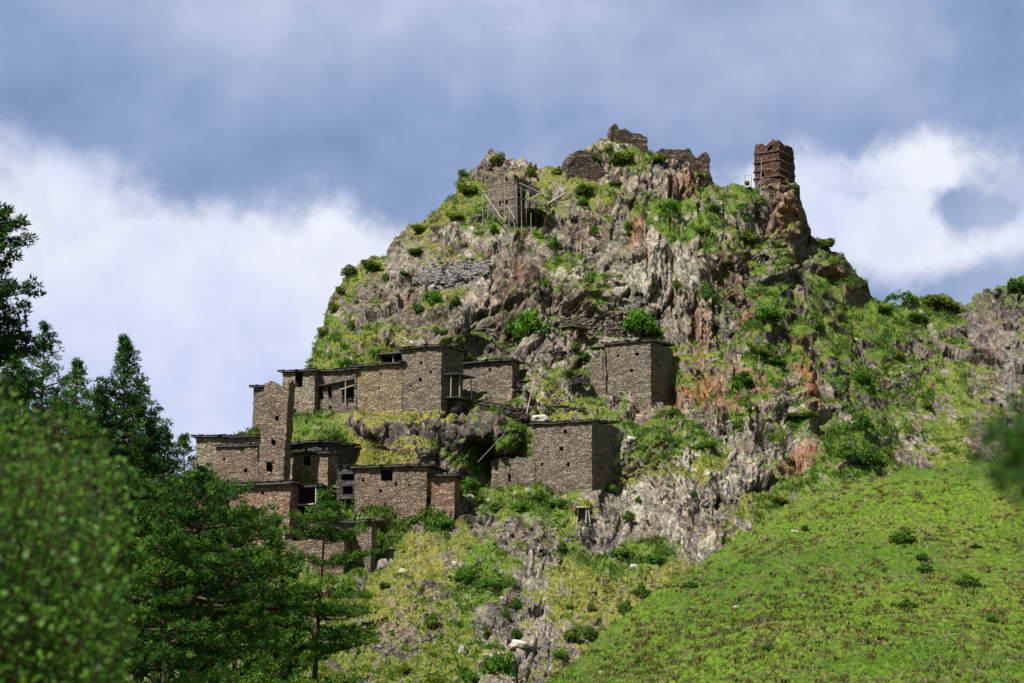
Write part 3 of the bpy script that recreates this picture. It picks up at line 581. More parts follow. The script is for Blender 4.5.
# ------------------------------------------------------------------ the near meadow slope
EDGE = [(430, 790), (500, 722), (545, 686), (565, 668), (600, 640), (640, 606), (680, 577), (700, 563), (735, 540), (770, 516), (800, 500), (830, 487), (865, 478), (900, 471), (950, 464), (1024, 458), (1120, 452), (1400, 450), (1700, 470)]
mr, mb = 460, 16
mx = np.concatenate([np.linspace(440, 1060, 640), np.linspace(1062, 1700, 160)]); mc = len(mx)
me_ = np.interp(mx, [p[0] for p in EDGE], [p[1] for p in EDGE]); me_ = np.convolve(np.pad(me_, 12, 'edge'), np.ones(25) / 25, 'valid') - 0.8 * fbm(mx / 14, mx * 0, 201, 3)
vm = np.linspace(0, 1, mr)[:, None]
MPX = np.broadcast_to(mx[None], (mr, mc)).copy(); MPY = me_[None] + vm * (800 - me_[None])
YE = np.interp(mx, [440, 560, 700, 830, 1024, 1120, 1700], [88, 100, 120, 134, 140, 142, 148])
dd = (MPY - me_[None]); MY = YE[None] * 1.0 / (1 + dd * 0.0030 * (1 + 0.35 * np.exp(-dd / 30)))
mp = P(MPX, MPY, MY)
mp[..., 2] = np.maximum(mp[..., 2], -9.9)
tus, tcv, tbd = cells(mp[..., 0] / .42 + 1.1 * fbm(mp[..., 0] / .9, mp[..., 1] / 1.3, 230, 3), mp[..., 1] / .62 + 1.0 * fbm(mp[..., 0] / 1.1, mp[..., 1] / 1.3, 233, 3), 231, 0.0)
tdome = sstep(tbd, 0.02, 0.55) * (0.5 + tcv)
rough = 0.12 * tdome * (.4 + .6 * sstep(fbm(mp[..., 0] / 5, mp[..., 1] / 6, 235, 2), -.4, .3)) + 0.10 * fbm(mp[..., 0] / 1.1, mp[..., 1] / 1.6, 210, 3) + 0.28 * fbm(mp[..., 0] / 6, mp[..., 1] / 9, 215, 3)
mp[..., 2] += rough
mback = []
for k in range(1, mb + 1):
    s = k / mb; q = mp[0].copy(); dy = 34 * s ** 1.4 + 0.5 * k
    q[:, 1] += dy; q[:, 0] *= q[:, 1] / mp[0][:, 1]; q[:, 2] = mp[0][:, 2] - (mp[0][:, 2] + 2.5) * s ** 1.3; mback.append(q)
mfull = np.concatenate([np.stack(mback[::-1]), mp], 0)
meadow = mesh_obj('meadow_slope', mfull.reshape(-1, 3), grid_faces(mr + mb, mc)[:, ::-1], m_meadow, smooth=True, attrs={'tussock': np.concatenate([np.full((mb, mc), .5), tdome])})
tag(meadow, kind='structure')
msx, msy = proj(mp); mdepth = np.full((760, 1110), np.nan)
ii = np.round(msy).astype(int); jj = np.round(msx).astype(int); okm = (ii >= 0) & (ii < 760) & (jj >= 0) & (jj < 1110)
o_ = np.argsort(-mp[..., 1][okm]); mdepth[ii[okm][o_], jj[okm][o_]] = mp[..., 1][okm][o_]
def msurf(px, py):
    for rr in range(1, 12):
        s = mdepth[max(0, int(py) - rr):int(py) + rr + 1, max(0, int(px) - rr):int(px) + rr + 1]; s = s[~np.isnan(s)]
        if len(s): return P(px, py, float(np.median(s)))

# the valley floor, one sheet out to the horizon
gxs = np.concatenate([[-4000, -2000, -900, -400], np.linspace(-200, 200, 81), [400, 900, 2000, 4000]])
gys = np.concatenate([[-3000, -800, -200, -60], np.linspace(-20, 220, 61), [300, 500, 900, 2000, 6000]])
def ground_z(x, y):
    return 0.3 * fbm(x / 25, y / 25, 300, 3) - 9.5 * sstep(y, 14.0, 62.0) + 3.5 * sstep(y, 120.0, 200.0)
GX, GY = np.meshgrid(gxs, gys)
ground = mesh_obj('valley_ground', np.stack([GX, GY, ground_z(GX, GY)], -1).reshape(-1, 3), grid_faces(len(gys), len(gxs)), m_ground, smooth=True)
tag(ground, kind='structure')

# ------------------------------------------------------------------ turf blades on hill and meadow
def blades(base, tint, size, lean_, per, seed, name, mat, label_kind):
    r = np.random.default_rng(seed); n = len(base)
    b = np.repeat(base, per, 0); t = np.repeat(tint, per); s = np.repeat(size, per) * r.uniform(.6, 1.3, n * per)
    b = b + r.normal(0, 1, b.shape) * (s * 0.40)[:, None] * [1, 1, 0.15]
    a = r.uniform(0, 2 * math.pi, n * per); wv = np.stack([np.cos(a), np.sin(a), a * 0], 1) * (s * 0.20)[:, None]
    tip = b + np.stack([r.normal(0, .35, n * per) * s, r.normal(0, .35, n * per) * s, s * r.uniform(.5, 1.0, n * per)], 1)
    low = b - [0, 0, 0.04]
    vs = np.stack([low - wv, low + wv, tip], 1).reshape(-1, 3)
    t = np.clip(t + r.normal(0, .12, n * per), 0, 1)
    return mesh_obj(name, vs, np.arange(len(vs)).reshape(-1, 3), mat, attrs={'tint': np.repeat(t, 3)})
wgt = (G > 0.55) * (PX > 180) * (PX < 1060) * (PY < 700)
idx = np.flatnonzero(wgt.ravel()); pick = rng.choice(idx, 70000, replace=False)
vis = pos.reshape(-1, 3)[pick]
sz = rng.uniform(.12, .30, len(pick)) * (1 + 0.6 * (fbm(PX.ravel()[pick] / 12, PY.ravel()[pick] / 12, 171, 2) > 0.1))
tn = np.clip(Dr.ravel()[pick] * 0.88 - 0.07 + 0.35 * fbm(PX.ravel()[pick] / 14, PY.ravel()[pick] / 10, 170, 3), 0, 1)
tag(blades(vis, tn, sz, .3, 4, 3, 'hill_grass', m_tuft, None), kind='stuff')
# meadow tussocks
mm = rng.integers(0, mr, 60000), rng.integers(0, mc, 60000)
mm = (np.clip((mm[0] * rng.uniform(0, 1, 60000) ** 0.0).astype(int), 0, mr - 1), mm[1])
mb_ = mp[mm]; keep = (MPY[mm] < 705) & (tdome[mm] > 0.25)
mb_ = mb_[keep]; patch = fbm(mb_[:, 0] / 6, mb_[:, 1] / 9, 222, 3)
tn = np.clip(0.42 + 0.34 * patch + rng.normal(0, .20, len(mb_)), 0, 1)
tag(blades(mb_, tn, rng.uniform(.05, .13, len(mb_)), .3, 7, 4, 'meadow_grass', m_tuft, None), kind='stuff')

# coarse brown-tipped tussocks that stand above the short grass
nt_ = 6500; mm = (rng.integers(0, mr, nt_), rng.integers(0, mc, nt_)); q_ = mp[mm]
kp = (MPY[mm] < 705) & (fbm(q_[:, 0] / 4, q_[:, 1] / 5, 240, 3) + rng.normal(0, .25, nt_) > -.1); q_ = q_[kp]
q_ = np.repeat(q_, 5, 0) + rng.normal(0, 1, (len(q_) * 5, 3)) * [.13, .10, .02]
m_tus = leaf_material('coarse_tussock_blades', (0.030, 0.036, 0.012), (0.085, 0.085, 0.020), (0.24, 0.20, 0.075), 0.25)
tag(blades(q_, np.clip(rng.normal(.50, .26, len(q_)), 0, 1), rng.uniform(.12, .22, len(q_)), .3, 6, 5, 'tussock_grass', m_tus, None), kind='stuff')

# leafy weeds and coarse herbs in the green patches
wp_ = (G > 0.6) * (PX > 180) * (PX < 1060) * (PY < 700) * np.clip(.75 - Dr, 0.02, 1) * sstep(fbm(PX / 10, PY / 7, 175, 3), -.05, .5)
wp_ = wp_.ravel(); pick = rng.choice(len(wp_), 5200, replace=False, p=wp_ / wp_.sum())
c_ = pos.reshape(-1, 3)[pick]; c_ = np.repeat(c_, 7, 0) + rng.normal(0, 1, (len(c_) * 7, 3)) * [.28, .25, .10]
tag(blades(c_, np.clip(rng.normal(.26, .16, len(c_)), 0, 1), rng.uniform(.25, .52, len(c_)), .3, 4, 6, 'hill_herbs', m_tuft, None), kind='stuff')

# ------------------------------------------------------------------ stone buildings
def panel(fn, S, T, holes=(), res=0.33):
    """grid over (s,t) in metres mapped by fn; holes = (s0,s1,t0,t1) left open"""
    def cuts(L, hs):
        base = list(np.linspace(0, L, max(2, int(round(L / res)) + 1))); h = [q for q in hs if 0 < q < L]
        base = [q for q in base if all(abs(q - k) > res * 0.35 for k in h) or q in (0, L)]
        return np.array(sorted(set(base + h)))
    s = cuts(S, [q for h in holes for q in h[:2]]); t = cuts(T, [q for h in holes for q in h[2:]])
    ss, tt = np.meshgrid(s, t)
    v = fn(ss.ravel(), tt.ravel()); f = grid_faces(len(t), len(s))
    cs = (s[:-1] + s[1:]) / 2; ct = (t[:-1] + t[1:]) / 2; mc_, mt_ = np.meshgrid(cs, ct); keep = np.ones(mc_.size, bool)
    for (a, b_, c, d) in holes: keep &= ~((mc_.ravel() > a) & (mc_.ravel() < b_) & (mt_.ravel() > c) & (mt_.ravel() < d))
    return v, f[keep]
def solve_w(C, dirx, diry, px, z):
    """length along (dirx,diry) from C so that the end falls at picture column px"""
    _, _ = 0, 0
    lo, hi = 0.0, 80.0
    s0 = proj(np.array([C[0], C[1], z]))[0]; sign = 1 if px > s0 else -1
    for _i in range(40):
        m = (lo + hi) / 2; x = proj(np.array([C[0] + dirx * m, C[1] + diry * m, z]))[0]
        if (x - px) * sign < 0: lo = m
        else: hi = m
    return (lo + hi) / 2
def zat(py, Y): return CAM[2] + ray(512, py)[1] * Y
def frame_of(xc, x0, Y, a, ybase, x1=None, depth=6.0):
    zb = zat(ybase, Y); C = P(xc, ybase, Y)
    Lf = solve_w(C, -math.cos(a), math.sin(a), x0, zb)
    Ls = solve_w(C, math.sin(a), math.cos(a), x1, zb) if x1 else depth
    return C, zb, Lf, Ls
HOUSES = {}
def house(name, label, x0, xc, ytop, ybase, Y, mat, x1=None, a=24, depth=6.0, opens=(), side_opens=(), lean=(0, 0), batter=0.0, over=0.5, roof=True, side_mat=None, drop=3.0, jit=0.11, cat='stone house', group=None, profile=None, seed=1, roof_th=0.16, roof_pitch=0.0):
    a = R(a)
    C, zb, Lf, Ls = frame_of(xc, x0, Y, a, ybase, x1, depth)
    Ht = zat(ytop, Y) - zb; m = Y / F * 1.0
    root = empty(name, C, -a); tag(root, label, cat, group)
    tot = Ht + drop
    def top_scale(s_):                       # ragged tops
        if profile is None: return np.ones_like(s_)
        xs = [q[0] for q in profile]; ys = [(zat(q[1], Y) - zb + drop) / tot for q in profile]
        return np.interp(s_ / Lf, xs, ys)
    def shape(x, y, z):
        """x -Lf..0, y 0..Ls, z 0..tot -> local coords with batter, lean and unevenness"""
        f = z / tot
        cx, cy = -Lf / 2, Ls / 2; k = 1 - batter * f
        X = cx + (x - cx) * k; Yy = cy + (y - cy) * k
        X = X + (lean[0] * (-x / Lf) + lean[1] * (1 + x / Lf)) * m * f
        j = jit
        X = X + j * fbm((y + 3.1 + seed) / 1.7, z / 1.3, 400 + seed, 3) + j * .6 * fbm(y / 0.5, z / 0.35, 401 + seed, 2)
        Yy = Yy + j * fbm((x + 1.7 + seed) / 1.7, z / 1.3, 402 + seed, 3) + j * .6 * fbm(x / 0.5, z / 0.35, 403 + seed, 2)
        zz = z * 1.0
        if profile is not None:
            ts = top_scale(x + Lf); rg = 0.35 * (vnoise((x + 30) / 0.75, (y + 9) / 0.75, 410 + seed) - .5) + .25 * (vnoise((x + 30) / 0.3, y / 0.4, 411 + seed) - .5)
            rg = np.round(rg / 0.12) * 0.12
            zz = z * ts + rg * sstep(f, .6, 1.0)
        return np.stack([X, Yy, zz - drop], -1)
    def conv(op, L, flip=False):
        hs = []
        for (px, py, w_, h_) in op:
            c = (px - x0) / (xc - x0) * L if not flip else (px - xc) / (x1 - xc) * L
            wd = w_ / ((xc - x0) if not flip else (x1 - xc)) * L
            zc = zat(py, Y) - zb + drop; hh = h_ * m
            hs.append((max(.1, c - wd / 2), min(L - .1, c + wd / 2), zc - hh / 2, min(tot - .08, zc + hh / 2)))
        return hs
    fh = conv(opens, Lf); sh = conv(side_opens, Ls, True)
    V = []; Fc = []; n = 0
    def addp(vf, rev=False):
        nonlocal n
        v_, f_ = vf; V.append(v_); Fc.append((f_[:, ::-1] if rev else f_) + n); n += len(v_)
    addp(panel(lambda s, t: shape(s - Lf, 0 * s, t), Lf, tot, fh))
    addp(panel(lambda s, t: shape(0 * s, s, t), Ls, tot, sh))
    addp(panel(lambda s, t: shape(0 * s - Lf, s, t), Ls, tot), True)
    addp(panel(lambda s, t: shape(s - Lf, 0 * s + Ls, t), Lf, tot), True)
    addp(panel(lambda s, t: shape(s - Lf, t, 0 * s + tot), Lf, Ls))
    wall = mesh_obj('wall', np.concatenate(V), np.concatenate(Fc), mat, root)
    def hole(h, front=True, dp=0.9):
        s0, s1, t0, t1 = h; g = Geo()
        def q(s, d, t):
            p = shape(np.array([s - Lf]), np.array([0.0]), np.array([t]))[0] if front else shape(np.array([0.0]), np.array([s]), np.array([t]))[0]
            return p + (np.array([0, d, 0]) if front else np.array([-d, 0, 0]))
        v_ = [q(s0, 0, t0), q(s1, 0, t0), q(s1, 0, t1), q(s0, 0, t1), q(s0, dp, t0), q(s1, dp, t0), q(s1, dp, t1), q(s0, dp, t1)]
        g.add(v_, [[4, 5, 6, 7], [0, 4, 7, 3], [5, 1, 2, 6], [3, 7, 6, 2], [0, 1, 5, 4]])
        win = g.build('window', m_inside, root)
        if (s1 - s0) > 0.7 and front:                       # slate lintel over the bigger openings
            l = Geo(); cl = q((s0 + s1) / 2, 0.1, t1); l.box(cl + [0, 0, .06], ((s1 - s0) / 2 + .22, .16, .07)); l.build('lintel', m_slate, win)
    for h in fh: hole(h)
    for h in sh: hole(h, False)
    if roof:
        r = np.random.default_rng(seed + 50); g = Geo()
        k = 1 - batter; x_a = -Lf / 2 - Lf / 2 * k + lean[0] * m; x_b = -Lf / 2 + Lf / 2 * k + lean[1] * m; y_a = Ls / 2 - Ls / 2 * k; y_b = Ls / 2 + Ls / 2 * k
        nx = max(6, int((x_b - x_a) / .4)); ny = max(6, int((y_b - y_a) / .4)); xs = np.linspace(x_a - over, x_b + over, nx + 1); ys = np.linspace(y_a - over, y_b + over, ny + 1)
        def zr(x, y): return Ht + .05 + roof_pitch * (y - y_a) + 0.10 * fbm(np.array([x / 2.5]), np.array([y / 2.5]), 430 + seed, 2)[0]
        xx, yy = np.meshgrid(xs, ys)
        zz = Ht + .05 + roof_pitch * (yy - y_a) + 0.10 * fbm(xx / 2.5, yy / 2.5, 430 + seed, 2)
        ex = r.normal(0, .05, xx.shape); xx = xx + ex * ((xx < x_a) | (xx > x_b)); yy = yy + r.normal(0, .05, yy.shape) * ((yy < y_a) | (yy > y_b))
        lowv = np.stack([xx, yy, zz - .02], -1).reshape(-1, 3); hiv = np.stack([xx, yy, zz + roof_th + r.uniform(0, .05, xx.shape)], -1).reshape(-1, 3)
        gf_ = grid_faces(*xx.shape); N_ = len(lowv); nxx = xx.shape[1]; nyy = xx.shape[0]
        bd_ = list(range(nxx)) + [i * nxx + nxx - 1 for i in range(1, nyy)] + list(range(nxx * nyy - 2, nxx * (nyy - 1) - 1, -1)) + [i * nxx for i in range(nyy - 2, 0, -1)]
        bd_ = np.array(bd_); nx_ = np.roll(bd_, -1)
        g.add(np.concatenate([lowv, hiv]), np.concatenate([gf_[:, ::-1], gf_ + N_, np.stack([bd_, nx_, nx_ + N_, bd_ + N_], 1)]))
        for _i in range(int((x_b - x_a) * 3)):            # loose slates along the edge
            x = r.uniform(x_a - over, x_b + over - .2); g.box((x, y_a - over + r.uniform(0, .5), zr(x, y_a) + roof_th + .06 + r.uniform(0, .05)), (r.uniform(.12, .35), r.uniform(.1, .25), .025), r.uniform(-.5, .5))
        for _i in range(int((y_b - y_a) * 1.5)):
            y = r.uniform(y_a - over, y_b + over - .2); g.box((x_b + over - r.uniform(0, .5), y, zr(x_b, y) + roof_th + .06), (r.uniform(.1, .25), r.uniform(.12, .35), .025), r.uniform(-.5, .5))
        g.build('roof', m_slate, root)
    info = dict(root=root, Lf=Lf, Ls=Ls, Ht=Ht, m=m, zb=zb, C=C, a=a, x0=x0, xc=xc, Y=Y)
    info['lx'] = lambda px: (px - x0) / (xc - x0) * Lf - Lf
    info['lz'] = lambda py: zat(py, Y) - zb
    HOUSES[label] = info
    return info
def bars(info, name, mat, segs, rad=0.08):
    for (p, q) in segs:
        g = Geo(); g.bar(p, q, rad); g.build(name, mat, info['root'])

hA = house('cubic_house', 'tall square grey stone house with flat roof standing on top of the mossy knoll', 400, 441, 346, 409, 247.0, m_st_grey, x1=463.5, a=30, opens=[(420, 361, 2.6, 3), (430, 371, 2.4, 2.6), (410, 383, 2.2, 2.4), (420, 378, 3, 3.4)], seed=2, lean=(2, 0))
g = Geo(); g.box((.95, 2.7, hA['lz'](374)), (1.1, 2.2, .09)); g.build('balcony_roof', m_slate, hA['root'])
g = Geo(); g.box((.85, 2.8, hA['lz'](397)), (.95, 2.0, .08)); g.build('balcony_floor', m_dark_wood, hA['root'])
g = Geo(); g.box((.95, 2.2, hA['lz'](404.5)), (.55, .55, .95)); g.build('stone_pier', m_st_dark, hA['root'])
bars(hA, 'post', m_grey_wood, [((.9, .85, hA['lz'](397)), (.95, .85, hA['lz'](374.8))), ((1.75, 1.6, hA['lz'](397)), (1.75, 1.6, hA['lz'](374.8))), ((1.75, 4.4, hA['lz'](397)), (1.75, 4.4, hA['lz'](374.8)))], .09)
hA2 = house('tan_house', 'low tan house with flat roof built against the left side of the tall square house', 354, 402, 364, 409, 249.8, m_st_tan, opens=[(380, 372, 2, 2.2), (379, 387, 2, 2)], seed=3, depth=6.5)
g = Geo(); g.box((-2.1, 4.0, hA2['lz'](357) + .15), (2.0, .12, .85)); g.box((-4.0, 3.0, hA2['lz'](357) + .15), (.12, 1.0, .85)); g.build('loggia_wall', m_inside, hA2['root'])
g = Geo(); g.box((-2.1, 3.0, hA2['lz'](350.5)), (2.35, 1.6, .10)); g.build('loggia_roof', m_slate, hA2['root'])
bars(hA2, 'post', m_grey_wood, [((-2.3, 1.9, hA2['lz'](363)), (-2.3, 1.9, hA2['lz'](351)))], .10)
house('low_back_house', 'long low grey house with dark flat roof right behind the tall square house', 458, 512, 361, 393, 253.6, m_st_grey, x1=520, opens=[(490, 368, 2.4, 3)], seed=4, depth=6)
house('gallery_house', 'house with two narrow openings and a post-held gallery left of the tan house', 313.5, 356, 370, 412, 252.3, m_st_grey, opens=[(320.8, 391, 4.2, 13), (329.5, 391, 3.8, 12), (347.5, 394, 12, 16), (330, 406, 2.5, 3)], seed=5)
hC2 = HOUSES['house with two narrow openings and a post-held gallery left of the tan house']
g = Geo()
g.add([(hC2['lx'](314), -.55, hC2['lz'](385.5)), (hC2['lx'](354), -.55, hC2['lz'](380.5)), (hC2['lx'](354), .0, hC2['lz'](379)), (hC2['lx'](314), .0, hC2['lz'](384)),
       (hC2['lx'](314), -.55, hC2['lz'](384.5)), (hC2['lx'](354), -.55, hC2['lz'](379.5)), (hC2['lx'](354), .0, hC2['lz'](378)), (hC2['lx'](314), .0, hC2['lz'](383))], [[0, 1, 2, 3], [7, 6, 5, 4], [0, 4, 5, 1], [1, 5, 6, 2], [3, 2, 6, 7], [0, 3, 7, 4]])
g.build('gallery_roof', m_slate, hC2['root'])
bars(hC2, 'post', m_grey_wood, [((hC2['lx'](347), -.45, hC2['lz'](404)), (hC2['lx'](347), -.45, hC2['lz'](380))), ((hC2['lx'](341), -.3, hC2['lz'](389)), (hC2['lx'](355), -.3, hC2['lz'](385.5)))], .09)
house('narrow_house', 'pale stone house with one tall dark opening, just right of the slender tower top', 282, 314, 371, 414, 253.4, m_st_pale, a=20, opens=[(298.5, 379, 7.5, 15), (295, 419 - 9, 2.5, 3.5), (297, 402, 1.8, 2)], seed=6, depth=6)
house('small_back_house', 'small narrow house with sloping roof half hidden behind the slender tower', 252.5, 268, 387, 436, 251.0, m_st_grey, seed=7, depth=4, a=14, roof_pitch=.10, over=.45)
house('slender_tower', 'slender leaning stone tower with broken top and three small openings', 255.5, 281.5, 381, 486, 233.2, m_st_brown, x1=288, a=18, lean=(6.5, 6.5), batter=.03, roof=False, cat='tower', seed=8, jit=.10,
      profile=[(0, 386), (.10, 384), (.12, 381), (.45, 382), (.47, 387), (.60, 388), (.62, 385), (.68, 388), (.78, 388), (.80, 383), (1, 382)],
      opens=[(271, 413, 4, 4.5), (269, 439, 4.5, 6), (267, 462, 4, 5), (266.5, 467, 6, 9)][0:2] + [(267, 466, 6, 9)])
house('long_left_house', 'long pale brown house with sloping dark roof edge, farthest left in the village', 193, 258, 437, 497, 239.5, m_st_pale, seed=9, a=8, depth=7, opens=[(205, 463, 2, 2)], lean=(2, 0))
house('pale_front_house', 'patched pale and brown house front with a small hole, left of the slender tower base', 215, 257, 446, 497, 237.6, m_st_brown, seed=10, a=16, depth=4, opens=[(245, 470, 3.5, 4), (223, 458, 2, 4)], over=.3)
house('upper_middle_house', 'dark flat-roofed house top rising behind the window house right of the slender tower', 290, 327, 442, 472, 238.9, m_st_dark, x1=355, seed=11, a=34, opens=[(306, 448, 3, 3)])
hG = house('window_house', 'tan stone house with one square dark window at the right foot of the slender tower', 288, 327.3, 453, 492, 236.9, m_st_tan, x1=338, seed=12, a=28, over=.35, opens=[(306.5, 460, 6.5, 9.5), (307, 471, 2, 2.4), (300, 466, 2, 2)])
house('reddish_house', 'reddish stone house with dark overhanging roof in front of the slender tower', 232, 289, 484, 545, 229.8, m_st_red, x1=298, seed=13, a=22, opens=[(261, 492, 3, 3)], over=.6, roof_th=.3)
hH = house('open_loggia_house', 'house with a big black framed opening beside the reddish house', 297, 320, 487, 540, 231.4, m_st_dark, seed=14, a=12, depth=5, opens=[(306.5, 495.5, 17, 16), (303, 511, 13, 9)], over=.35)
bars(hH, 'frame_post', m_pale_wood, [((hH['lx'](315.3), -.06, hH['lz'](504)), (hH['lx'](315.3), -.06, hH['lz'](487))), ((hH['lx'](298), -.06, hH['lz'](504.5)), (hH['lx'](316), -.06, hH['lz'](504.0)))], .09)
hJ = house('ruined_passage_house', 'dark ruined wall with stacked openings between two tan houses', 336, 357, 467, 533, 234.6, m_st_dark, seed=15, a=10, depth=3, opens=[(347, 477, 13, 6), (347, 490, 10, 8), (347, 509, 14, 20)], over=.2, roof_th=.1)
bars(hJ, 'frame_post', m_dark_wood, [((hJ['lx'](345), -.05, hJ['lz'](519)), (hJ['lx'](345), -.05, hJ['lz'](499)))], .09)
house('broad_house', 'broad brown house with mossy roof edge under the knoll and one square window', 353.5, 424, 466.5, 528, 232.4, m_st_brown, seed=16, a=14, opens=[(385, 474.5, 11.5, 11), (362, 479, 2.2, 3), (379, 490, 3, 3), (394, 483, 2.5, 3), (407, 485, 2, 2.4), (384, 503, 2, 2.5), (377, 511, 2, 2)], depth=7, lean=(1, 3))
house('red_annex', 'small reddish annex joined to the right of the broad brown house', 423, 454, 476, 506, 232.8, m_st_red, seed=17, a=6, opens=[(428, 500, 5, 7), (439, 485, 2, 2)], depth=5)
house('lowest_house', 'lowest grey house of the village, right half seen beside a young pine', 322, 371, 522, 566, 226.6, m_st_grey, x1=376, seed=18, a=16, opens=[(352, 528, 2.6, 2.4), (346, 549, 2.5, 3)], over=.45)
house('pine_hidden_house', 'low brown house with slate roof mostly hidden behind the young pines', 284, 343, 533, 580, 224.6, m_st_brown, seed=19, a=12, opens=[(294, 538, 4, 3)], over=.5, roof_pitch=.08)
hL = house('square_house', 'big square grey house with dark right side above the wooden stand', 532.5, 592, 421, 498, 239.8, m_st_grey, x1=617, seed=20, a=28, roof_pitch=.06, batter=.0, lean=(0, 0), over=.35, opens=[(566, 430, 4, 4), (562, 447, 4, 4), (542, 461.5, 2.2, 2.6), (568.5, 463, 2.6, 4)])
house('low_wall_annex', 'low roofless grey wall joined to the left of the big square house', 491, 535, 456, 487, 243.3, m_st_grey, roof=False, seed=21, a=24, depth=4, cat='ruined house', profile=[(0, 459), (.2, 457), (.4, 456), (.7, 458), (1, 457)], opens=[(510, 464, 2.4, 2.6), (509.5, 477, 2.6, 8)])
hM = house('cliff_foot_house', 'square grey house with flat roof at the foot of the cliff', 604.5, 651, 341, 392, 255.0, m_st_grey, x1=673.5, seed=22, a=28, roof_pitch=.05, over=.30, opens=[(618, 353, 2.4, 2.6), (637.5, 353, 3.6, 3.4), (632, 369, 2.8, 3.6)], depth=8)
hM2 = house('porch_ruin', 'narrow roofless wall with a wooden porch roof, left side of the cliff foot house', 590, 606, 360, 394, 257.6, m_st_grey, roof=False, seed=23, a=20, depth=4, cat='ruined house', profile=[(0, 358), (.3, 361), (.6, 356), (1, 352)])
g = Geo(); g.box((hM2['lx'](597), .7, hM2['lz'](347)), (.95, 1.1, .08)); g.build('porch_roof', m_dark_wood, hM2['root'])
bars(hM2, 'post', m_grey_wood, [((hM2['lx'](602), -.2, hM2['lz'](368)), (hM2['lx'](602), -.2, hM2['lz'](347))), ((hM2['lx'](592), .2, hM2['lz'](359)), (hM2['lx'](592), .2, hM2['lz'](347)))], .08)
# summit ruins
hN = house('scaffolded_ruin', 'grey ruined stone tower wrapped in wooden poles on the left shoulder of the summit', 488, 514.5, 178, 217, 282.0, m_st_grey, x1=534, seed=24, a=30, roof=False, cat='ruined tower', drop=5, jit=.14, profile=[(0, 186), (.15, 180), (.3, 178), (.5, 176), (.8, 175.5), (1, 175)], opens=[(507.5, 181, 2.6, 4), (500, 203, 2.2, 5), (507, 203, 2.2, 5)], side_opens=[(520, 196, 4, 6), (524, 209, 8, 10)])
house('stepped_ruin', 'dark stepped ruin wall low on the summit ridge, left of the highest ruin', 568, 609, 158, 180, 289.3, m_st_old, seed=25, a=-20, roof=False, depth=2.5, cat='ruined wall', drop=5, jit=.16, profile=[(0, 168), (.05, 160), (.12, 158), (.16, 155), (.35, 154), (.38, 157), (.55, 158), (.6, 162), (.75, 163), (.8, 168), (1, 174)])
house('highest_ruin', 'dark brown broken wall on the highest point of the rock', 611, 648, 136, 153, 294.8, m_st_old, seed=26, a=-14, roof=False, depth=2.5, cat='ruined wall', drop=5, jit=.2, profile=[(0, 133), (.04, 127), (.10, 124.5), (.17, 127), (.22, 130), (.45, 131), (.6, 134), (.75, 132.5), (.85, 136), (1, 137)], lean=(1, 0))
house('notched_ruin', 'reddish brown notched wall on the ridge between the highest ruin and the red tower', 661, 710, 152, 178, 296.8, m_st_old, seed=27, a=-14, roof=False, depth=2.2, cat='ruined wall', drop=5, jit=.22, profile=[(0, 151.5), (.3, 152.5), (.42, 151), (.58, 150.5), (.66, 157), (.76, 161), (.80, 156), (.88, 152.5), (.96, 153), (1, 158)])
hP = house('red_tower', 'square rust brown tower ruin alone on the right crag of the summit', 752.5, 780.5, 140, 182, 299.0, m_st_ruin, x1=797, seed=28, a=32, roof=False, batter=.13, cat='ruined tower', drop=8, jit=.22, profile=[(0, 142), (.12, 140.5), (.35, 141), (.4, 144), (.48, 144), (.52, 140), (1, 140)], opens=[(762, 171, 2.6, 5), (770, 146, 5, 4)], side_opens=[(789, 157, 2, 3)])
# the wooden beds and gaps in the tower ruin
for zz in (150, 159, 168, 175):
    g = Geo(); z = hP['lz'](zz); kx = 1 - .13 * (z + 8) / (hP['Ht'] + 8)
    g.box((-hP['Lf'] / 2, hP['Ls'] / 2, z), (hP['Lf'] / 2 * kx + .12, hP['Ls'] / 2 * kx + .12, .13)); g.build('timber_course', m_dark_wood, hP['root'])
bars(hP, 'stake', m_red_wood, [((-1.6, 1, hP['Ht'] - .3), (-1.6, 1, hP['Ht'] + .7)), ((-.9, 1.2, hP['Ht'] - .3), (-.9, 1.2, hP['Ht'] + .6))], .10)
bars(hP, 'pole', m_grey_wood, [((-.25, hP['Ls'] - .5, 2.0), (-.2, hP['Ls'] - .6, hP['lz'](137)))], .06)

# timber scaffolding round the ruin
scf = empty('wooden_scaffold', P(514.5, 219, 281.6), -R(30)); tag(scf, 'grey wooden pole scaffold standing round the ruined tower on the left shoulder', 'scaffold')
r = np.random.default_rng(77); Lf, Ls, Ht = hN['Lf'], hN['Ls'], hN['Ht']
def pole(root, p, q, rad=.07, mat=m_grey_wood, name='pole'):
    g = Geo(); g.bar(p, q, rad, rad * .8); return g.build(name, mat, root)
for i, x in enumerate(np.linspace(-Lf - .4, .5, 7)): pole(scf, (x + r.normal(0, .1), -.8, -2.0), (x + r.normal(0, .15), -.75, Ht * r.uniform(.75, 1.0)), .06)
for i, y in enumerate(np.linspace(-.8, Ls + .3, 6)): pole(scf, (.9, y, -2.0), (.85, y + r.normal(0, .1), Ht * r.uniform(.8, 1.03)), .06)
for z in (.28, .52, .76): pole(scf, (-Lf - .7, -.85, Ht * z), (1.0, -.85, Ht * z + r.normal(0, .15)), .05); pole(scf, (.95, -.9, Ht * z), (.95, Ls + .6, Ht * z + r.normal(0, .2)), .05)
for x in np.linspace(-Lf, .3, 9): pole(scf, (x, -.7, Ht * .30 - .5), (x + .1, -.72, Ht * .30 + .5), .04)
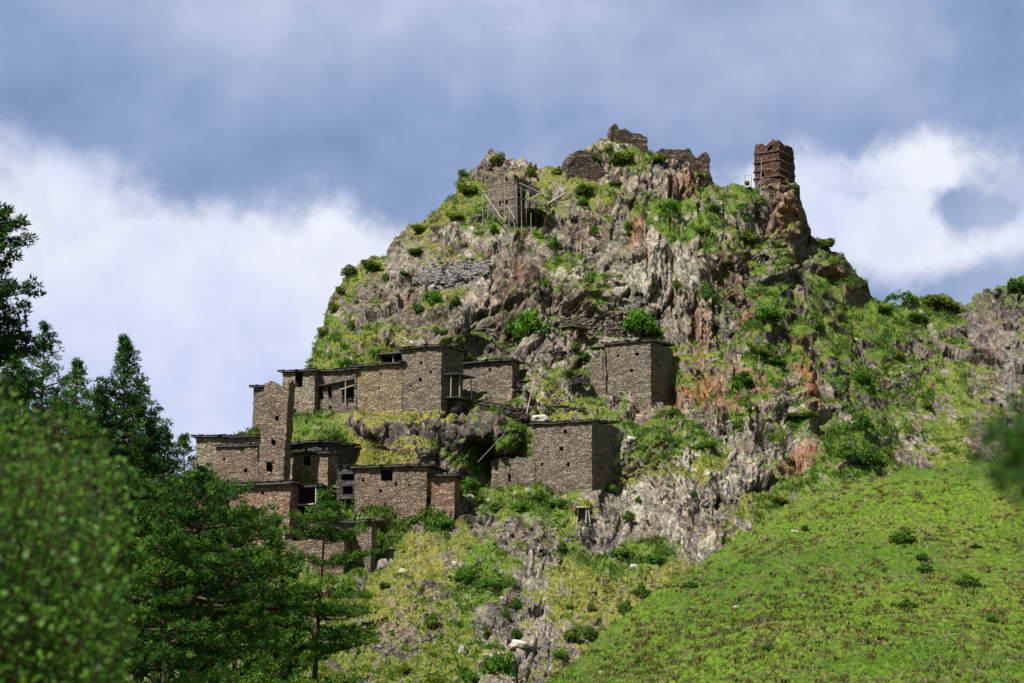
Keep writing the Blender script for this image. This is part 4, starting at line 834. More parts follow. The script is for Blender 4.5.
def beam(p, q, label, wdt=.16, mat=m_grey_wood, name='wooden_beam'):
    g = Geo(); a_ = np.array(p); g.bar((0, 0, 0), np.array(q) - a_, wdt, wdt * .9, 4); o = g.build(name, mat, None, a_); tag(o, label, 'beam'); return o
beam(P(484, 194, 280.2), P(502, 219, 279.2), 'long pale beam leaning at the left of the scaffold')
beam(P(508, 207, 280.0), P(515, 219, 279.5), 'short beam leaning against the lower middle of the scaffold', .12)
beam(P(519, 183, 281.5), P(547, 196, 283.0), 'beam sloping down right from the top of the scaffold', .11)
beam(P(541, 190, 283.0), P(547.5, 199.5, 282.4), 'short pale beam beside the black lean-to sheet', .12)
beam(P(539, 209, 281.0), P(566, 193, 282.5), 'long pale beam lying on the rocks right of the scaffold', .17)
beam(P(527, 200, 280.8), P(541, 194, 281.8), 'beam end crossing the right side of the scaffold', .11)
g = Geo(); c = P(540, 191, 284.5); g.add(np.array([P(528, 183, 284), P(551, 194.5, 285), P(541, 202, 283.6), P(530, 200, 283.4), P(528, 184, 284.3), P(551, 195.5, 285.3), P(541, 203, 283.9), P(530, 201, 283.7)]) - c, [[0, 1, 2, 3], [7, 6, 5, 4], [0, 4, 5, 1], [1, 5, 6, 2], [2, 6, 7, 3], [3, 7, 4, 0]])
tag(g.build('lean_to_sheet', m_inside, None, c), 'black lean-to roof sheet at the right of the wooden scaffold', 'roof sheet')
# poles and ladder at the red tower
lad = empty('wooden_ladder', P(760, 190, 297.2)); tag(lad, 'thin wooden ladder frame at the left foot of the red tower', 'ladder')
def loc(px, py, Y, o): return P(px, py, Y) - np.array(o)
o = P(760, 190, 297.2)
for (a_, b_) in (((751.5, 187), (751.5, 174)), ((745, 187), (745, 175)), ((761, 180), (761.5, 158)), ((754.5, 189), (763, 178)), ((760.5, 191), (761, 181))):
    pole(lad, loc(*a_, 297.2, o), loc(*b_, 297.4, o), .06)
for (a_, b_) in (((744, 175.5), (752, 175)), ((744, 181), (752, 181)), ((758, 169), (765, 168.5)), ((752, 188), (769, 178))): pole(lad, loc(*a_, 297.1, o), loc(*b_, 297.1, o), .04, name='rung')

# dry-stone terrace walls
def drywall(name, label, pts, Yv, hpx, seed, thick=.8, mat=m_st_dark):
    """a low wall of piled flat stones following the picture line pts"""
    r = np.random.default_rng(seed); g = Geo(); base = [P(x, y, Yv) for x, y in pts]; o = base[0]
    for i in range(len(base) - 1):
        a_, b_ = base[i], base[i + 1]; L = np.linalg.norm(b_ - a_); az_ = math.atan2(b_[1] - a_[1], b_[0] - a_[0]); hh = hpx * Yv / F
        rows = int(hh / .2) + 3
        for k in range(rows):
            x = 0
            while x < L:
                w_ = r.uniform(.2, .7)
                if k < rows - 2 or r.random() < .6:
                    p = a_ + (b_ - a_) * min(1, (x + w_ / 2) / L) - o
                    for dth in (0, 1):
                        g.box(p + [0, dth * thick * .6 + r.normal(0, .05), -.5 + k * .2 + r.normal(0, .02)], (w_ / 2, thick * .35, r.uniform(.07, .11)), az_ + r.normal(0, .12))
                x += w_ * .95
    ob = g.build(name, mat, None, o); tag(ob, label, 'dry-stone wall'); return ob
drywall('terrace_wall', 'long dark dry-stone terrace wall to the right of the balcony of the tall house', [(474, 412), (490, 413), (508, 415), (528, 416)], 249.6, 12, 1)
drywall('terrace_wall', 'short broken terrace wall just above the roof of the big square house', [(546, 414), (565, 413), (584, 415)], 250.6, 8, 2)
drywall('terrace_wall', 'dark collapsed wall piece high on the path below the large round shrub', [(534, 368), (548, 366), (560, 362)], 259.8, 16, 3)
drywall('terrace_wall', 'low wall remains on the grass just right of the low back house', [(512, 388), (528, 386), (544, 388)], 254.6, 7, 4)
drywall('terrace_wall', 'crumbled wall bit right of the collapsed one left of the porch ruin', [(562, 383), (575, 380), (588, 381)], 257.0, 7, 5)
drywall('terrace_wall', 'ruined dry-stone piece on the ledge directly above the cliff foot house', [(606, 336), (622, 334)], 266.0, 16, 6, mat=m_st_grey)
drywall('terrace_wall', 'broken retaining wall on the narrow ledge above and left of the porch ruin', [(560, 324), (574, 322), (590, 325)], 265.5, 6, 7, mat=m_st_grey)

# wooden stand on the grass under the square house
s0 = surf(581, 520); Ys = s0[1] - .3; st_ = empty('wooden_stand', P(581, 520, Ys)); tag(st_, 'small wooden stand with four legs on the grass below the big square house', 'stand')
def sp(px, py, d=0): return P(px, py, Ys + d) - P(581, 520, Ys)
for (a_, b_) in (((574.5, 515), (576, 506)), ((590.5, 522), (588, 507)), ((577, 519), (578, 506)), ((586, 522), (586.5, 508))): pole(st_, sp(a_[0], a_[1] + 4, .2), sp(*b_), .09, m_pale_wood, 'leg')
g = Geo(); c = sp(582, 507.5, .3); g.box(c, (.95, .5, .06)); g.build('top_board', m_pale_wood, st_)
g = Geo(); g.box(sp(582.5, 512, .3), (.85, .08, .42)); g.build('panel', m_dark_wood, st_)
g = Geo(); g.box(sp(575, 509.5, -.1), (.16, .1, .42)); g.build('side_board', m_red_wood, st_)
# leaning poles
beam(P(526.5, 414, 248.0), P(534, 380, 251.5), 'thin pale pole leaning upright above the terrace wall', .055, m_pale_wood, 'leaning_pole')
beam(P(478, 462, 241.8), P(505, 433, 243.0), 'thin grey pole lying on the rocks of the knoll', .03, m_grey_wood, 'leaning_pole')
beam(P(428, 276, 278.5), P(428, 283, 278.2), 'short pale post under the slate scree on the left cliff', .09, m_pale_wood, 'short_post')
beam(P(473, 263, 274.5), P(481, 256, 275.0), 'dark log at the upper right of the slate scree, left one', .12, m_dark_wood, 'fallen_log')
beam(P(481, 262, 274.0), P(490, 255.5, 274.5), 'dark log at the upper right of the slate scree, right one', .14, m_dark_wood, 'fallen_log')
beam(P(487, 262, 273.2), P(490, 271, 272.6), 'pale plank standing at the right end of the slate scree', .12, m_pale_wood, 'plank')

# slate scree, far too many flakes to count
r = np.random.default_rng(5); g = Geo()
for i in range(1500):
    t_ = r.uniform(-1, 1); px = 452 + 38 * t_; py = 274 - 5 * t_ + r.normal(0, 5.0) * (1 - .5 * abs(t_))
    p = surf(px, py); g.box(p + [0, -.15, r.uniform(0, .15)], (r.uniform(.12, .42), r.uniform(.1, .25), r.uniform(.02, .06)), r.uniform(0, 3), tilt=((1, 0, r.normal(0, .3)), (0, 1, r.normal(0, .3)), (0, .5, 1)))
m_flake, nt, b = material('pale_slate_flakes'); oc = nt.new('ShaderNodeTexCoord').outputs['Object']
nt.link(nt.crv(nt.noise(oc, 2.2, 3, .8), [(.35, (.06, .057, .06)), (.5, (.19, .18, .18)), (.66, (.40, .39, .38))]), b.inputs['Base Color'])
tag(g.build('slate_scree', m_flake), kind='stuff')

# ------------------------------------------------------------------ foliage builders
def leaf_cloud(centres, rad, per, size, seed, tint0, squash=0.8, needle=False, tvar=.12):
    """small leaf faces spread in clumps; returns verts, faces, tint"""
    r = np.random.default_rng(seed); n = len(centres) * per
    c = np.repeat(centres, per, 0); rr = np.repeat(rad, per)
    d = r.normal(0, 1, (n, 3)); d /= np.linalg.norm(d, axis=1, keepdims=True)
    rad_ = rr * r.uniform(0.25, 1.0, n) ** 0.5
    p = c + d * rad_[:, None] * [1, 1, squash]
    t = np.repeat(tint0, per) + r.normal(0, tvar, n)
    s = size * r.uniform(.6, 1.4, n)
    if needle:
        u = d * [1, 1, .7] + r.normal(0, .45, (n, 3)) + [0, 0, .35]; u /= np.linalg.norm(u, axis=1, keepdims=True)
        w_ = np.cross(u, r.normal(0, 1, (n, 3))); w_ /= np.linalg.norm(w_, axis=1, keepdims=True) + 1e-9
        v0 = p - w_ * (s * .22)[:, None]; v1 = p + w_ * (s * .22)[:, None]; v2 = p + u * (s * 1.1)[:, None]
        vs = np.stack([v0, v1, v2], 1).reshape(-1, 3); return vs, np.arange(len(vs)).reshape(-1, 3), np.repeat(t, 3)
    nrm = d * .6 + r.normal(0, .6, (n, 3)) + [0, 0, .35]; nrm /= np.linalg.norm(nrm, axis=1, keepdims=True)
    u = np.cross(nrm, r.normal(0, 1, (n, 3))); u /= np.linalg.norm(u, axis=1, keepdims=True) + 1e-9; w_ = np.cross(nrm, u)
    k = (s * .5)[:, None]
    vs = np.stack([p - u * k, p + w_ * k * .62, p + u * k, p - w_ * k * .62], 1).reshape(-1, 3)
    return vs, np.arange(len(vs)).reshape(-1, 4), np.repeat(t, 4)

# shrubs on the rock: a few plants modelled, then copied
def shrub_mesh(seed, mat, flat=.8, nclump=46, lf=.17):
    r = np.random.default_rng(seed)
    d = r.normal(0, 1, (nclump, 3)); d /= np.linalg.norm(d, axis=1, keepdims=True); d[:, 2] = np.abs(d[:, 2]) * 1.0 - .15
    c = d * r.uniform(.35, .86, nclump)[:, None] * np.array([1, .9, flat]); rad = r.uniform(.16, .34, nclump)
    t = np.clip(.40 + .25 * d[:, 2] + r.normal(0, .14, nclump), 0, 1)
    c = c * (1 + .35 * np.sin(c[:, [1, 2, 0]] * 3 + seed)) + [0, 0, .1]; c[: nclump // 6] *= 1.22
    v_, f_, t_ = leaf_cloud(c, rad, 34, lf, seed + 1, t)
    o = mesh_obj('shrub', v_, f_, mat, attrs={'tint': np.clip(t_, 0, 1)}); me_ = o.data; bpy.data.objects.remove(o); return me_
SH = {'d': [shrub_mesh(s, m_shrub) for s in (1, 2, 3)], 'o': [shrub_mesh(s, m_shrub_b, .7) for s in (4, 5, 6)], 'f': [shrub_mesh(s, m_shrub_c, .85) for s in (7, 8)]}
m_shrub_names = {'d': 'dark green', 'o': 'olive green', 'f': 'bright green'}
def shrub(px, py, wpx, hpx, kind, label, group=None, surf_f=surf, i=0, name='shrub', yoff=0.0):
    base = surf_f(px, py + hpx * .35); Yv = base[1] - .2; m = Yv / F
    o = bpy.data.objects.new(name, SH[kind][(int(px) + i) % len(SH[kind])]); col.objects.link(o)
    o.location = P(px, py + hpx * .28, Yv + yoff); o.scale = (wpx * m * .54, wpx * m * .5, hpx * m * (.78 + .2 * ((px * 3.7) % 1))); o.rotation_euler = (0, 0, (px * 7.3) % 6.28)
    tag(o, label, 'shrub', group); return o
S = [  # px, py, width, height, kind, label
 (529, 323, 34, 36, 'f', 'big round bright green shrub at the foot of the cliff, centre left of the face'),
 (641, 321, 32, 28, 'f', 'big bright green shrub on the ledge above the cliff foot house'),
 (653, 331, 18, 14, 'd', 'smaller dark shrub touching the right of the big ledge shrub'),
 (707, 293, 26, 24, 'd', 'lone round dark green shrub right of the pale flat cliff slab'),
 (769, 313, 30, 18, 'f', 'wide bright green shrub on the green ledge of the right flank'),
 (433, 296, 18, 24, 'f', 'bright shrub directly under the slate scree on the left cliff'),
 (419, 308, 14, 11, 'd', 'small dark shrub left below the shrub under the scree'),
 (454, 301, 14, 12, 'o', 'small olive shrub just right of the shrub under the scree'),
 (443, 331, 12, 9, 'o', 'small olive shrub on the rock above the loggia roof'),
 (470, 188, 28, 18, 'o', 'dense olive shrub hanging beside the left edge of the scaffold'),
 (463, 172, 12, 12, 'o', 'small olive shrub on the skyline at the left corner of the shoulder'),
 (498, 157, 15, 13, 'o', 'small shrub beside the pointed rock on the left shoulder skyline'),
 (531, 170, 14, 16, 'o', 'upright shrub on the skyline just right of the scaffold top'),
 (557, 171, 16, 10, 'o', 'low shrub on the skyline left of the stepped ruin'),
 (588, 158, 30, 14, 'o', 'shrub growing over the top of the stepped ruin'),
 (622, 156, 34, 20, 'o', 'broad shrub on the slope just below the highest ruin'),
 (658, 158, 22, 11, 'o', 'shrub on the skyline between the highest ruin and the notched ruin'),
 (609, 148, 10, 10, 'o', 'small shrub on the skyline touching the left end of the highest ruin'),
 (586, 190, 26, 14, 'd', 'dark shrub in the hollow right under the stepped ruin'),
 (616, 182, 16, 10, 'o', 'small shrub on the turf two steps right of the stepped ruin'),
 (583, 202, 12, 8, 'd', 'tiny dark shrub at the cliff top right of the long pale beam'),
 (494, 229, 12, 10, 'd', 'small dark shrub on the cliff edge below the scaffold'),
 (594, 231, 10, 10, 'd', 'small dark shrub in the cliff below the middle of the summit'),
 (629, 226, 9, 10, 'd', 'small dark shrub above the rust coloured rock patch'),
 (629, 233, 9, 8, 'd', 'tiny dark shrub left beside the rust coloured rock patch'),
 (554, 243, 12, 13, 'd', 'small dark shrub at the head of the green gully in the cliff'),
 (653, 283, 9, 9, 'd', 'tiny dark shrub low in the middle of the cliff face'),
 (677, 284, 9, 10, 'd', 'tiny dark shrub at the left foot of the pale flat slab'),
 (825, 242, 26, 18, 'o', 'olive shrub on the right skyline under the red tower crag'),
 (795, 186, 9, 8, 'o', 'tiny shrub at the right foot of the red tower'),
 (786, 181, 8, 7, 'o', 'tiny shrub in front of the wall base of the red tower'),
 (747, 183, 8, 7, 'o', 'tiny shrub on the saddle left of the wooden ladder frame'),
 (760, 200, 16, 14, 'o', 'olive shrub on the slope below the wooden ladder frame'),
 (746, 235, 28, 20, 'o', 'broad olive shrub on the turf of the right flank, highest of the flank'),
 (702, 230, 22, 12, 'o', 'low olive shrub on the green ledge under the notched ruin'),
 (672, 205, 18, 12, 'f', 'bright shrub in the green gully under the notched ruin'),
 (715, 208, 14, 8, 'd', 'small dark shrub below the right end of the notched ruin'),
 (350, 269, 24, 16, 'o', 'olive shrub on the left skyline at the corner of the big rock'),
 (372, 264, 24, 13, 'o', 'olive shrub on the left skyline, second one from the corner of the rock'),
 (341, 290, 12, 10, 'o', 'small olive shrub on the steep left edge of the rock'),
 (334, 306, 14, 14, 'o', 'olive shrub halfway down the steep left edge'),
 (323, 330, 14, 16, 'o', 'olive shrub low on the left skyline above the narrow house'),
 (352, 323, 12, 16, 'o', 'olive shrub on the left face above the gallery house'),
 (388, 277, 12, 8, 'd', 'small dark shrub on the ledge left of the slate scree'),
 (404, 273, 14, 7, 'o', 'low shrub touching the left tip of the slate scree'),
 (415, 250, 20, 10, 'o', 'low olive shrub on the grey outcrop of the left shoulder'),
 (421, 228, 22, 9, 'o', 'low olive shrub on the mossy left shoulder'),
 (456, 215, 18, 9, 'o', 'low olive shrub on the mossy shoulder nearest the scaffold'),
 (437, 330, 9, 8, 'd', 'tiny dark shrub on the rock wall above the tall square house'),
 (376, 352, 12, 8, 'f', 'small bright shrub behind the wooden loggia roof'),
 (347, 362, 18, 9, 'f', 'bright grass shrub on the slope over the gallery house roof'),
 (507, 372, 14, 6, 'f', 'small green shrub right of the low back house roof'),
 (575, 346, 16, 10, 'o', 'olive shrub left of the porch ruin, upper one'),
 (581, 357, 18, 12, 'd', 'dark shrub left of the porch ruin, middle one'),
 (568, 372, 18, 10, 'o', 'olive shrub left of the porch ruin, lowest one'),
 (760, 350, 24, 16, 'o', 'wide olive shrub on the rocks left of the tall rust column'),
 (773, 360, 26, 10, 'd', 'low dark shrub at the left foot of the tall rust column'),
 (742, 378, 22, 14, 'd', 'dark shrub in the hollow right of the rust boulder'),
 (737, 385, 12, 9, 'f', 'small bright shrub by the rust boulder right edge'),
 (800, 414, 40, 12, 'o', 'wide low olive shrub under the tall rust column'),
 (868, 459, 34, 22, 'd', 'wide dark shrub where the right gully meets the meadow crest'),
 (846, 452, 22, 18, 'd', 'dark shrub left of the wide one at the meadow crest'),
 (862, 423, 20, 20, 'd', 'dark shrub in the green right gully'),
 (779, 500, 20, 10, 'o', 'low olive shrub on the rocks beside the meadow edge'),
 (937, 300, 40, 14, 'o', 'wide olive shrub on the far right ridge skyline'),
 (884, 308, 20, 10, 'o', 'olive shrub on the skyline right below the broken crag'),
 (955, 306, 18, 10, 'o', 'olive shrub on the ridge skyline next to the stone field'),
 (918, 318, 26, 12, 'd', 'dark shrub just under the ridge tree'),
 (1016, 285, 18, 18, 'd', 'dark shrub on the far right rock by the picture edge'),
 (862, 378, 20, 18, 'd', 'dark shrub in the middle of the right gully'),
 (900, 355, 18, 12, 'o', 'olive shrub on the right slope below the ridge tree'),
 (928, 405, 16, 9, 'o', 'olive shrub low on the green right slope'),
 (820, 325, 18, 14, 'o', 'olive shrub on the right flank beside the bright ledge shrub'),
 (638, 500, 7, 7, 'd', 'tiny dark shrub on the pale crag right of the square house'),
 (694, 495, 9, 8, 'd', 'tiny dark shrub on the right part of the pale crag'),
 (611, 488, 12, 10, 'f', 'small bright shrub at the right foot of the big square house'),
 (629, 516, 14, 12, 'd', 'dark shrub at the foot of the pale crag'),
 (540, 495, 20, 14, 'd', 'dark green shrub on the grass left below the big square house'),
 (560, 502, 24, 10, 'f', 'bright low shrub on the grass left of the wooden stand'),
 (520, 506, 20, 9, 'f', 'bright low shrub on the grass, next left of the low one by the stand'),
 (468, 482, 20, 12, 'f', 'bright shrub beside the reddish annex'),
 (478, 500, 16, 10, 'd', 'dark shrub on the slope right of the reddish annex'),
 (495, 508, 15, 9, 'd', 'dark low shrub between the annex slope and the wooden stand'),
 (445, 522, 22, 12, 'f', 'bright shrub on the slope under the reddish annex'),
 (378, 538, 11, 22, 'f', 'bright narrow shrub against the right corner of the lowest house'),
 (562, 547, 15, 14, 'd', 'round dark shrub alone on the slope below the wooden stand'),
 (516, 603, 18, 15, 'd', 'round dark shrub in the middle of the lower slope'),
 (431, 621, 16, 20, 'o', 'olive shrub on a dark rock low on the slope right of the pines'),
 (626, 608, 18, 17, 'd', 'round dark shrub at the meadow edge, left one of a pair'),
 (643, 591, 20, 18, 'd', 'round dark shrub at the meadow edge, upper one of a pair'),
 (664, 594, 16, 14, 'o', 'olive shrub right beside the pair at the meadow edge'),
 (592, 607, 12, 10, 'o', 'small olive shrub left of the pair at the meadow edge'),
 (569, 606, 10, 8, 'o', 'tiny olive shrub in the middle of the lower slope, near the meadow'),
 (572, 633, 22, 20, 'o', 'olive shrub on the lower slope, left of two close together'),
 (591, 635, 17, 16, 'd', 'dark shrub on the lower slope, right of two close together'),
 (561, 653, 16, 11, 'f', 'bright small shrub low by the meadow edge'),
 (517, 636, 13, 14, 'd', 'small dark shrub on the pale rocks of the lower slope'),
 (506, 613, 9, 12, 'd', 'tiny dark shrub left below the round one of the lower slope'),
 (487, 633, 12, 15, 'o', 'olive shrub on the brown rocks left of the pale ones'),
 (497, 664, 30, 24, 'f', 'big bright shrub at the bottom edge, centre of the picture'),
 (470, 676, 20, 18, 'f', 'bright shrub at the bottom edge, left of the big centre one'),
 (436, 678, 28, 16, 'o', 'olive shrub at the bottom edge right of the young pine'),
 (405, 668, 22, 12, 'o', 'olive shrub near the lower right boughs of the young pine'),
 (385, 585, 14, 9, 'o', 'small olive shrub on the slope right of the young pine'),
 (465, 575, 26, 14, 'f', 'bright green patch shrub in the hollow of the lower slope, left'),
 (490, 582, 26, 12, 'f', 'bright green patch shrub in the hollow of the lower slope, right'),
 (620, 552, 20, 9, 'f', 'low bright shrub on the small green field under the crag, left'),
 (655, 558, 20, 8, 'f', 'low bright shrub on the small green field under the crag, right'),
 (706, 445, 20, 10, 'f', 'bright shrub on the green strip right of the big square house'),
 (673, 412, 20, 12, 'd', 'dark shrub under the rock right below the cliff foot house'),
 (735, 425, 14, 10, 'd', 'dark shrub on the rusty slope left of the pale boulders'),
 (690, 322, 12, 8, 'o', 'tiny olive shrub on the rocks under the lone round dark shrub'),
 (730, 262, 14, 8, 'o', 'tiny olive shrub above the pale flat slab'),
 (791, 262, 12, 9, 'o', 'tiny olive shrub on the crag below the red tower'),
]
for i, s_ in enumerate(S): shrub(*s_, group='shrubs growing on the rocky hill', i=i)
def ms(px, py): return msurf(px, py)
for i, (x, y, w_, h_, lb) in enumerate([(903, 537, 28, 15, 'widest dark low shrub on the meadow, uppermost'), (968, 581, 24, 14, 'dark low shrub on the right part of the meadow'), (925, 568, 17, 11, 'olive low shrub on the meadow between the two darkest'), (922, 557, 14, 9, 'small low shrub on the meadow just below the widest one'),
        (908, 604, 17, 11, 'small low shrub on the lower meadow below the others'), (992, 617, 12, 9, 'bright low plant on the lower right meadow'), (768, 648, 13, 8, 'small low shrub at the bottom of the meadow'), (692, 585, 18, 8, 'low shrub on the meadow near its left edge'), (976, 546, 12, 5, 'tiny dark plant on the meadow near the right picture edge'), (805, 528, 8, 7, 'tiny plant beside the pale stone on the upper meadow')]):
    shrub(x, y, w_, h_, 'd' if i != 5 else 'f', lb, 'low shrubs on the meadow', surf_f=ms, i=i)
# the small tree on the ridge
p0 = surf(902, 306); rt = empty('ridge_tree', p0 + [0, 0, -.5]); tag(rt, 'small spreading green tree standing alone on the right ridge skyline', 'tree')
g = Geo(); g.bar((0, 0, -.5), (.1, 0, 1.2), .15, .1); g.bar((.1, 0, 1.0), (-1.3, 0, 2.0), .08, .03); g.bar((.1, 0, 1.0), (1.4, .2, 1.9), .08, .03); g.build('trunk', m_bark, rt)
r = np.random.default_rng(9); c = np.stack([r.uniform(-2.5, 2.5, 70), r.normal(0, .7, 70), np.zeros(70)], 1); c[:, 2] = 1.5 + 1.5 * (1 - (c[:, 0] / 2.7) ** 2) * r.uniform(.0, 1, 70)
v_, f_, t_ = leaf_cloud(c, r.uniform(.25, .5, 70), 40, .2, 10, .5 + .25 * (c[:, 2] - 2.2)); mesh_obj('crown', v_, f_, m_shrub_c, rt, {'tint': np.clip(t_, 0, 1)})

# ------------------------------------------------------------------ loose stones one can pick out
def stone_mesh(seed):
    r = np.random.default_rng(seed); import bmesh
    bm = bmesh.new(); bmesh.ops.create_icosphere(bm, subdivisions=2, radius=1.0)
    for v_ in bm.verts:
        q = np.array(v_.co); k = 1 + .28 * (vnoise(np.array([q[0] * 1.7 + seed]), np.array([q[1] * 1.7 + q[2] * 2.3]), 500 + seed)[0] - .5) * 2
        v_.co = Vector([round(c_ * k * 2.6) / 2.6 * .6 + c_ * k * .4 for c_ in q])
    me_ = bpy.data.meshes.new('stone'); bm.to_mesh(me_); bm.free(); me_.materials.append(m_stone); return me_
ST = [stone_mesh(k) for k in (1, 2, 3)]
def stone(px, py, w_, h_, label, f=surf, name='stone', group='pale stones lying on the slopes'):
    p = f(px, py); m = p[1] / F; o = bpy.data.objects.new(name, ST[int(px) % 3]); col.objects.link(o); o.location = p + [0, 0, -.05]
    o.scale = (w_ * m * .5, w_ * m * .45, h_ * m * .55); o.rotation_euler = (.2, .1, px % 3.1); tag(o, label, 'stone', group)
for q in [(1010, 661, 9, 5, 'pale stone in the lower right corner of the meadow'), (737, 607, 8, 5, 'white stone at the end of the bare streak on the meadow'), (794, 531, 9, 4, 'grey stone near the upper left edge of the meadow'), (866, 500, 6, 3, 'small grey stone on the upper middle meadow'), (803, 595, 5, 3, 'small pale stone in the middle of the meadow'), (928, 547, 4, 3, 'tiny pale stone beside the widest dark meadow shrub'), (1018, 559, 4, 3, 'tiny pale stone at the right edge of the meadow'), (601, 672, 6, 4, 'small pale stone at the bottom left of the meadow')]:
    stone(*q, f=msurf)
for q in [(635, 567, 10, 7, 'white boulder on the small green field under the crag'), (542, 419, 20, 9, 'pale boulder resting at the left end of the square house roof'), (412, 288 + 55, 6, 5, 'small pale stone above the tall square house roof'), (502, 667 - 69, 5, 4, 'white stone in the middle of the lower slope'), (462, 652, 8, 12, 'upright pale stone low on the slope'), (520, 645, 22, 9, 'flat pale boulder on the lower slope'), (470, 497, 12, 6, 'pale flat stone on the rubble right of the annex'), (488, 500, 8, 4, 'small pale stone right of the flat one near the annex'), (455, 563, 7, 5, 'pale stone left of the green hollow'), (383, 565, 16, 14, 'pale block at the right foot of the lowest house'), (403, 572, 10, 7, 'small pale block right of the lowest house'), (618, 437, 9, 14, 'white block on top of the pale crag, left'), (631, 440, 12, 8, 'white block on top of the pale crag, right'), (557, 566, 7, 5, 'pale stone under the round lone shrub'), (546, 600, 7, 6, 'pale stone right of the round dark shrub')]:
    stone(*q)
# rubble fields: uncountable
r = np.random.default_rng(21)
def rubble(name, spots, n, smin, smax, seed, mat):
    r = np.random.default_rng(seed); g = Geo()
    for i in range(n):
        cx, cy, rx, ry = spots[r.integers(len(spots))]; px, py = cx + r.normal(0, .5) * rx, cy + r.normal(0, .5) * ry
        if px > 1060: continue
        j0, i0 = int(px), int(py)
        if not (0 <= i0 < 759) or np.isnan(depthmap[i0, j0]): continue
        p = P(px, py, depthmap[i0, j0]); s_ = r.uniform(smin, smax) * r.uniform(.5, 1); t1 = r.normal(0, .5, 3)
        g.box(p + [0, -.05, 0], (s_, s_ * .7, s_ * .5), r.uniform(0, 3), tilt=((1, t1[0], t1[1]), (-t1[0], 1, t1[2]), (-t1[1], -t1[2], 1)))
    o = g.build(name, mat); tag(o, kind='stuff')
m_rub, nt, b = material('hill_rubble'); oc = nt.new('ShaderNodeTexCoord').outputs['Object']
nt.link(nt.crv(nt.noise(oc, 1.7, 3, .8), [(.32, (.04, .036, .036)), (.5, (.13, .115, .105)), (.68, (.32, .30, .27))]), b.inputs['Base Color'])
rubble('hill_rubble', [(985, 330, 50, 50), (1005, 380, 30, 60), (470, 500, 40, 14), (540, 390, 60, 14), (550, 530, 60, 20), (500, 620, 60, 50), (440, 590, 60, 40), (560, 660, 40, 30), (640, 400, 50, 12), (700, 430, 50, 30), (740, 330, 60, 30), (600, 330, 60, 20), (400, 285, 50, 30), (400, 640, 50, 40), (720, 500, 30, 30), (880, 400, 60, 50), (620, 590, 40, 20)], 2300, .07, .26, 22, m_rub)

# ------------------------------------------------------------------ pines
def pine(label, px_top, py_top, Y, half_px, style, seed, mat=m_needle, crown_px=330, name='pine_tree', base_px=None, dens=1.0, slope=.42, tier=24, group='pines in front of the hill'):
    """boughs grow in whorls; 'cone' = pointed with upswept bough tips, 'plate' = flat separate tiers. crown_px: crown depth at this distance"""
    r = np.random.default_rng(seed); top = P(px_top, py_top, Y); bx = P(base_px or px_top, 600, Y)[0]
    gz = float(ground_z(np.array([bx]), np.array([Y]))[0]); Ht = top[2] - gz; m = Y / F
    root = empty(name, (bx, Y, gz - .1)); tag(root, label, 'pine tree', group)
    lean = top[0] - bx
    def axis(t): return np.array([lean * t ** 1.3 + .006 * Ht * math.sin(7 * t + seed), .006 * Ht * math.sin(6 * t + seed * 2), Ht * t])
    g = Geo(); ts = np.linspace(0, 1, 19); r0 = .0135 * Ht
    for i in range(18): g.bar(axis(ts[i]), axis(ts[i + 1]), r0 * (1 - ts[i]) + .015, r0 * (1 - ts[i + 1]) + .015, 7)
    C = []; Rr = []; Tt = []; dpx = 5.0
    while dpx < crown_px:
        t = 1 - dpx * m / Ht
        if t < .03: break
        if style == 'cone': Lm = min(half_px, slope * dpx + 1.5); nb_ = r.integers(4, 7); step = max(4.5, tier * .38 * r.uniform(.7, 1.3))
        else: Lm = half_px * (1 - math.exp(-dpx * slope / half_px * 2.2)); nb_ = r.integers(5, 8); step = tier * r.uniform(.65, 1.25) * min(1, .35 + dpx / 90)
        a0 = r.uniform(0, 6.28)
        for k in range(int(nb_ * dens + r.random())):
            L = Lm * m * r.uniform(.45, 1.15); an = a0 + k * 6.283 / nb_ + r.normal(0, .25)
            el_ = (.32 if style == 'cone' else .10) + r.normal(0, .10) - .25 * min(1, dpx / 200)
            d = np.array([math.cos(an), math.sin(an), el_]); p0 = axis(min(.999, t + r.normal(0, .10) * step * m / Ht)); nseg = max(2, int(L / .24)); prev = p0; wob = r.normal(0, .05, 3)
            for s_ in range(1, nseg + 1):
                f = s_ / nseg; q = p0 + d * L * f + [0, 0, (.30 if style == 'cone' else .12) * L * f * f] + wob * math.sin(f * 5) * L * .6
                if L > .3: g.bar(prev, q, (.022 + .016 * L) * (1.12 - f), (.02 + .016 * L) * (1.08 - f), 4)
                prev = q
                if f > .38 or L < .5:
                    wd = L * (.26 if style == 'plate' else .17) * math.sin(min(1, f * 1.0) * 2.5) + .04
                    for e in range(max(1, int((2.9 if style == 'plate' else 1.9) * min(1.3, .5 + L * .5)))):
                        side = np.array([-math.sin(an), math.cos(an), 0]) * r.uniform(-1, 1) * wd * 1.6
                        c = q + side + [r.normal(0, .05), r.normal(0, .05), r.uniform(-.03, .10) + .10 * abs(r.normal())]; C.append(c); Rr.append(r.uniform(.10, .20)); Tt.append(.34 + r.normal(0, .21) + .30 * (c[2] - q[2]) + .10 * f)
        dpx += step
    for k in range(9): C.append(axis(1 - .05 * (k + .3) / Ht)); Rr.append(.02 + .008 * k); Tt.append(.5)
    g.build('trunk', m_bark, root)
    C = np.array(C); Rr = np.array(Rr)
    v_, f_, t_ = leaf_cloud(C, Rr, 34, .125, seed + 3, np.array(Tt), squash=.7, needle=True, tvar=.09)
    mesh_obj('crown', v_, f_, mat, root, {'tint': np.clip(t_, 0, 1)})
    return root
